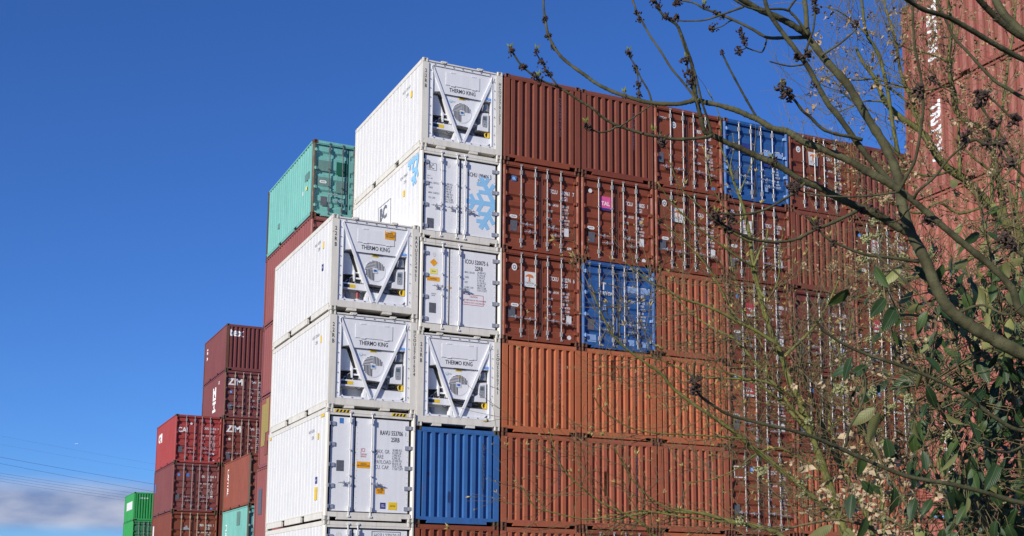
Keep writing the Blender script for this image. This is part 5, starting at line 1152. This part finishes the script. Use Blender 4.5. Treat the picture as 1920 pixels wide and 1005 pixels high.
def density(x, y):
    a = max(0, min(1, (x-1655)/240))**1.4; b = max(0, min(1, (y-360)/330))
    return (0.12+0.88*a)*(0.10+0.9*b)*(1 if y > 400 or x > 1780 else .4)
pts = []; tries = 0
while len(pts) < 1100 and tries < 40000:
    tries += 1
    x = VR.uniform(1590, 1960); y = VR.uniform(330, 1030)
    if VR.random() < density(x, y): pts.append((x, y, VR.uniform(5.4, 7.4)))
for x, y in ((1680,575),(1660,560),(1640,500),(1622,770),(1640,765),(1650,775),(1560,985),(1590,990),(1625,970),(1795,850),(1775,845),(1870,870),(1822,880),(1850,900),(1690,500),(1725,700)): pts.insert(0, (x, y, VR.uniform(5.3, 5.7)))
pts[16:] = sorted(pts[16:], key=lambda q: q[2])
def leaf_frame(flip=.12):
    out = Vector((0, 0, -1))*VR.uniform(.35, 1.2)+r_*VR.gauss(-.1, .55)-f_*VR.uniform(-.4, .6); out.normalize()
    n = (-f_*VR.uniform(.3, 1.0)+r_*VR.gauss(-.15, .6)+Vector((0, 0, VR.uniform(-.1, .8)))); n = (n-out*n.dot(out)).normalized()
    if VR.random() < flip: n = -n
    return Matrix((out.cross(n), out, n)).transposed().to_4x4()
restD, restY, pet = MB(), MB(), MB(); vpts = [q-vo for L in vl for q in L.P]
for k, (x, y, d) in enumerate(pts):
    p = ray_point(x, y, d)-vo; F = leaf_frame(.42 if y < 660 else .14); s = VR.uniform(.45, .95) if k >= 16 else VR.uniform(.8, 1.1)
    mat = LEAF if VR.random() < (.5 if y < 660 else .8) else LEAF2
    if k < 296: place('leaf', VR.choice(LM), mat, vib, p, F, s)
    else:
        q = leaf_mesh(.135*s*.85, .048*s*.85, VR.uniform(.05, .3), k, 2, 4); R_ = restD if mat is LEAF else restY; i = len(R_.v); R_.v += [tuple(p+(F.to_3x3() @ Vector(v))) for v in q.v]; R_.f += [tuple(i+a for a in f) for f in q.f]
    # leaf stalk up to a side twig
    a = p-(F.to_3x3() @ Vector((0, .03*s, 0)))+Vector((0, 0, .01)); nb = min(vpts, key=lambda q: (q-a).length_squared)
    if (nb-a).length < .9: pet.tube([p, a, (a*.6+nb*.4)+Vector((0, 0, VR.uniform(.0, .05))), nb], [.0013, .0015, .0022, .003], 4, False)
    else: pet.tube([p, (p+a)/2, a+Vector((0, 0, .05))], [.0014, .0016, .002], 4, False)
put('leaves', restD.mesh('leaves', True), LEAF, vib, kind='stuff'); put('leaves', restY.mesh('leaves', True), LEAF2, vib, kind='stuff')
tm = MB(); spots = []
for L in vl:
    for i in range(2, len(L.P)):
        for _ in range(VR.choice((0, 1, 2))): grow(tm, L.P[i]-vo, (L.P[i]-L.P[i-1]).normalized()*.6+u_*VR.uniform(-.3, .8)+r_*VR.gauss(-.2, .7)+f_*VR.gauss(0, .5), VR.uniform(.15, .5), .0026, .03, 0, .1, 1, spots, VR, .02)
i = len(tm.v); tm.v += pet.v; tm.f += [tuple(i+a for a in f) for f in pet.f]
put('twigs', tm.mesh('twigs', True), TWIG, vib, kind='stuff')
FM = [lump(40, .016, 200+k, 1.15).mesh('flower_head') for k in range(4)]
VR.shuffle(spots)
for p, d, e in spots[:70]: place('flower_head', VR.choice(FM), FLOW, vib, p, rot_to(d), VR.uniform(.7, 1.5))
# dry leaf scraps caught low in the shrub
SC = [seed_bunch(300+k).mesh('dry_leaf') for k in range(5)]
for k in range(110):
    x = VR.gauss(1650, 60); y = VR.uniform(840, 1010) if VR.random() < .75 else VR.uniform(560, 840)
    if not 1440 < x < 1790: continue
    place('dry_leaf', VR.choice(SC), DRYL, vib, ray_point(x, y, VR.uniform(5.6, 6.8))-vo, Matrix.Rotation(VR.uniform(0, 6.28), 4, 'Z') @ Matrix.Rotation(VR.uniform(-1, 1), 4, 'X'), VR.uniform(.7, 1.3))

# ------------------------------------------------------------------ overhead lines and an aircraft far away
CABLE = plain('cable', (0.09, 0.12, 0.20), 0.6)
def far_point(x, y, Y):
    d = f_*FPX+r_*(x-PPX)-u_*(y-PPY); return CAM+d*((Y-CAM.y)/d.y)
LN = [(857, 903, .038, 'darker power line, upper of the two close lines over the low clouds', 150), (869, 917, .034, 'darker power line, lower of the two close lines over the low clouds', 150),
      (887, 926, .026, 'thin power line, topmost of the low bundle of four', 152), (892, 932, .026, 'thin power line, second of the low bundle of four', 152), (897, 937, .026, 'thin power line, third of the low bundle of four', 154), (902, 942, .026, 'thin power line, lowest of the low bundle of four', 154),
      (817, 865, .014, 'faint uppermost power line in the open sky', 156), (833, 878, .013, 'faint power line just under the uppermost one', 156)]
for y0, y1, rad, lab, Y in LN:
    a, b = far_point(0, y0, Y), far_point(260, y1, Y); e = b-a
    pts = []
    for k in range(25):
        t = -3+k*6.5/24; p = a+e*t; p.z += 0.10*((t-.5)**2-.25)*2.0; pts.append(p)
    o = put('power_line', MB().tube(pts, rad*.55, 5).mesh('power_line', True), CABLE); tag(o, lab, 'power line', 'overhead power lines')
AIR = plain('aircraft_white', (0.85, 0.85, 0.85), 0.4)
p = far_point(143, 832, 6000)
pl = thing('airliner', 'tiny white airliner high in the sky above the power lines', 'airplane', p)
put('fuselage', MB().tube([(-19, 0, 0), (-16, 0, .6), (-8, 0, .3), (8, 0, .3), (14, 0, .5), (20, 0, 1.6)], [.3, 1.6, 2.1, 2.1, 1.6, .3], 10).mesh('fuselage', True), AIR, pl)
for s in (-1, 1):
    put('wing', MB().prism([(-4, 0), (2, 0), (7, s*17), (4.5, s*17)], -.25, .25).mesh('wing'), AIR, pl, mw=Matrix.Rotation(R(90), 4, 'X'))
    put('tailplane', MB().prism([(14, 0), (18, 0), (20, s*6), (18, s*6)], -.15, .15).mesh('tailplane'), AIR, pl, mw=Matrix.Rotation(R(90), 4, 'X'))
put('tail_fin', MB().prism([(13, 1.5), (18, 1.5), (20, 7.5), (17.5, 7.5)], -.2, .2).mesh('tail_fin'), AIR, pl)
pl.rotation_euler = (R(8), R(-6), R(-25))
pl.scale = (.38, .38, .38)

finish_lettering()
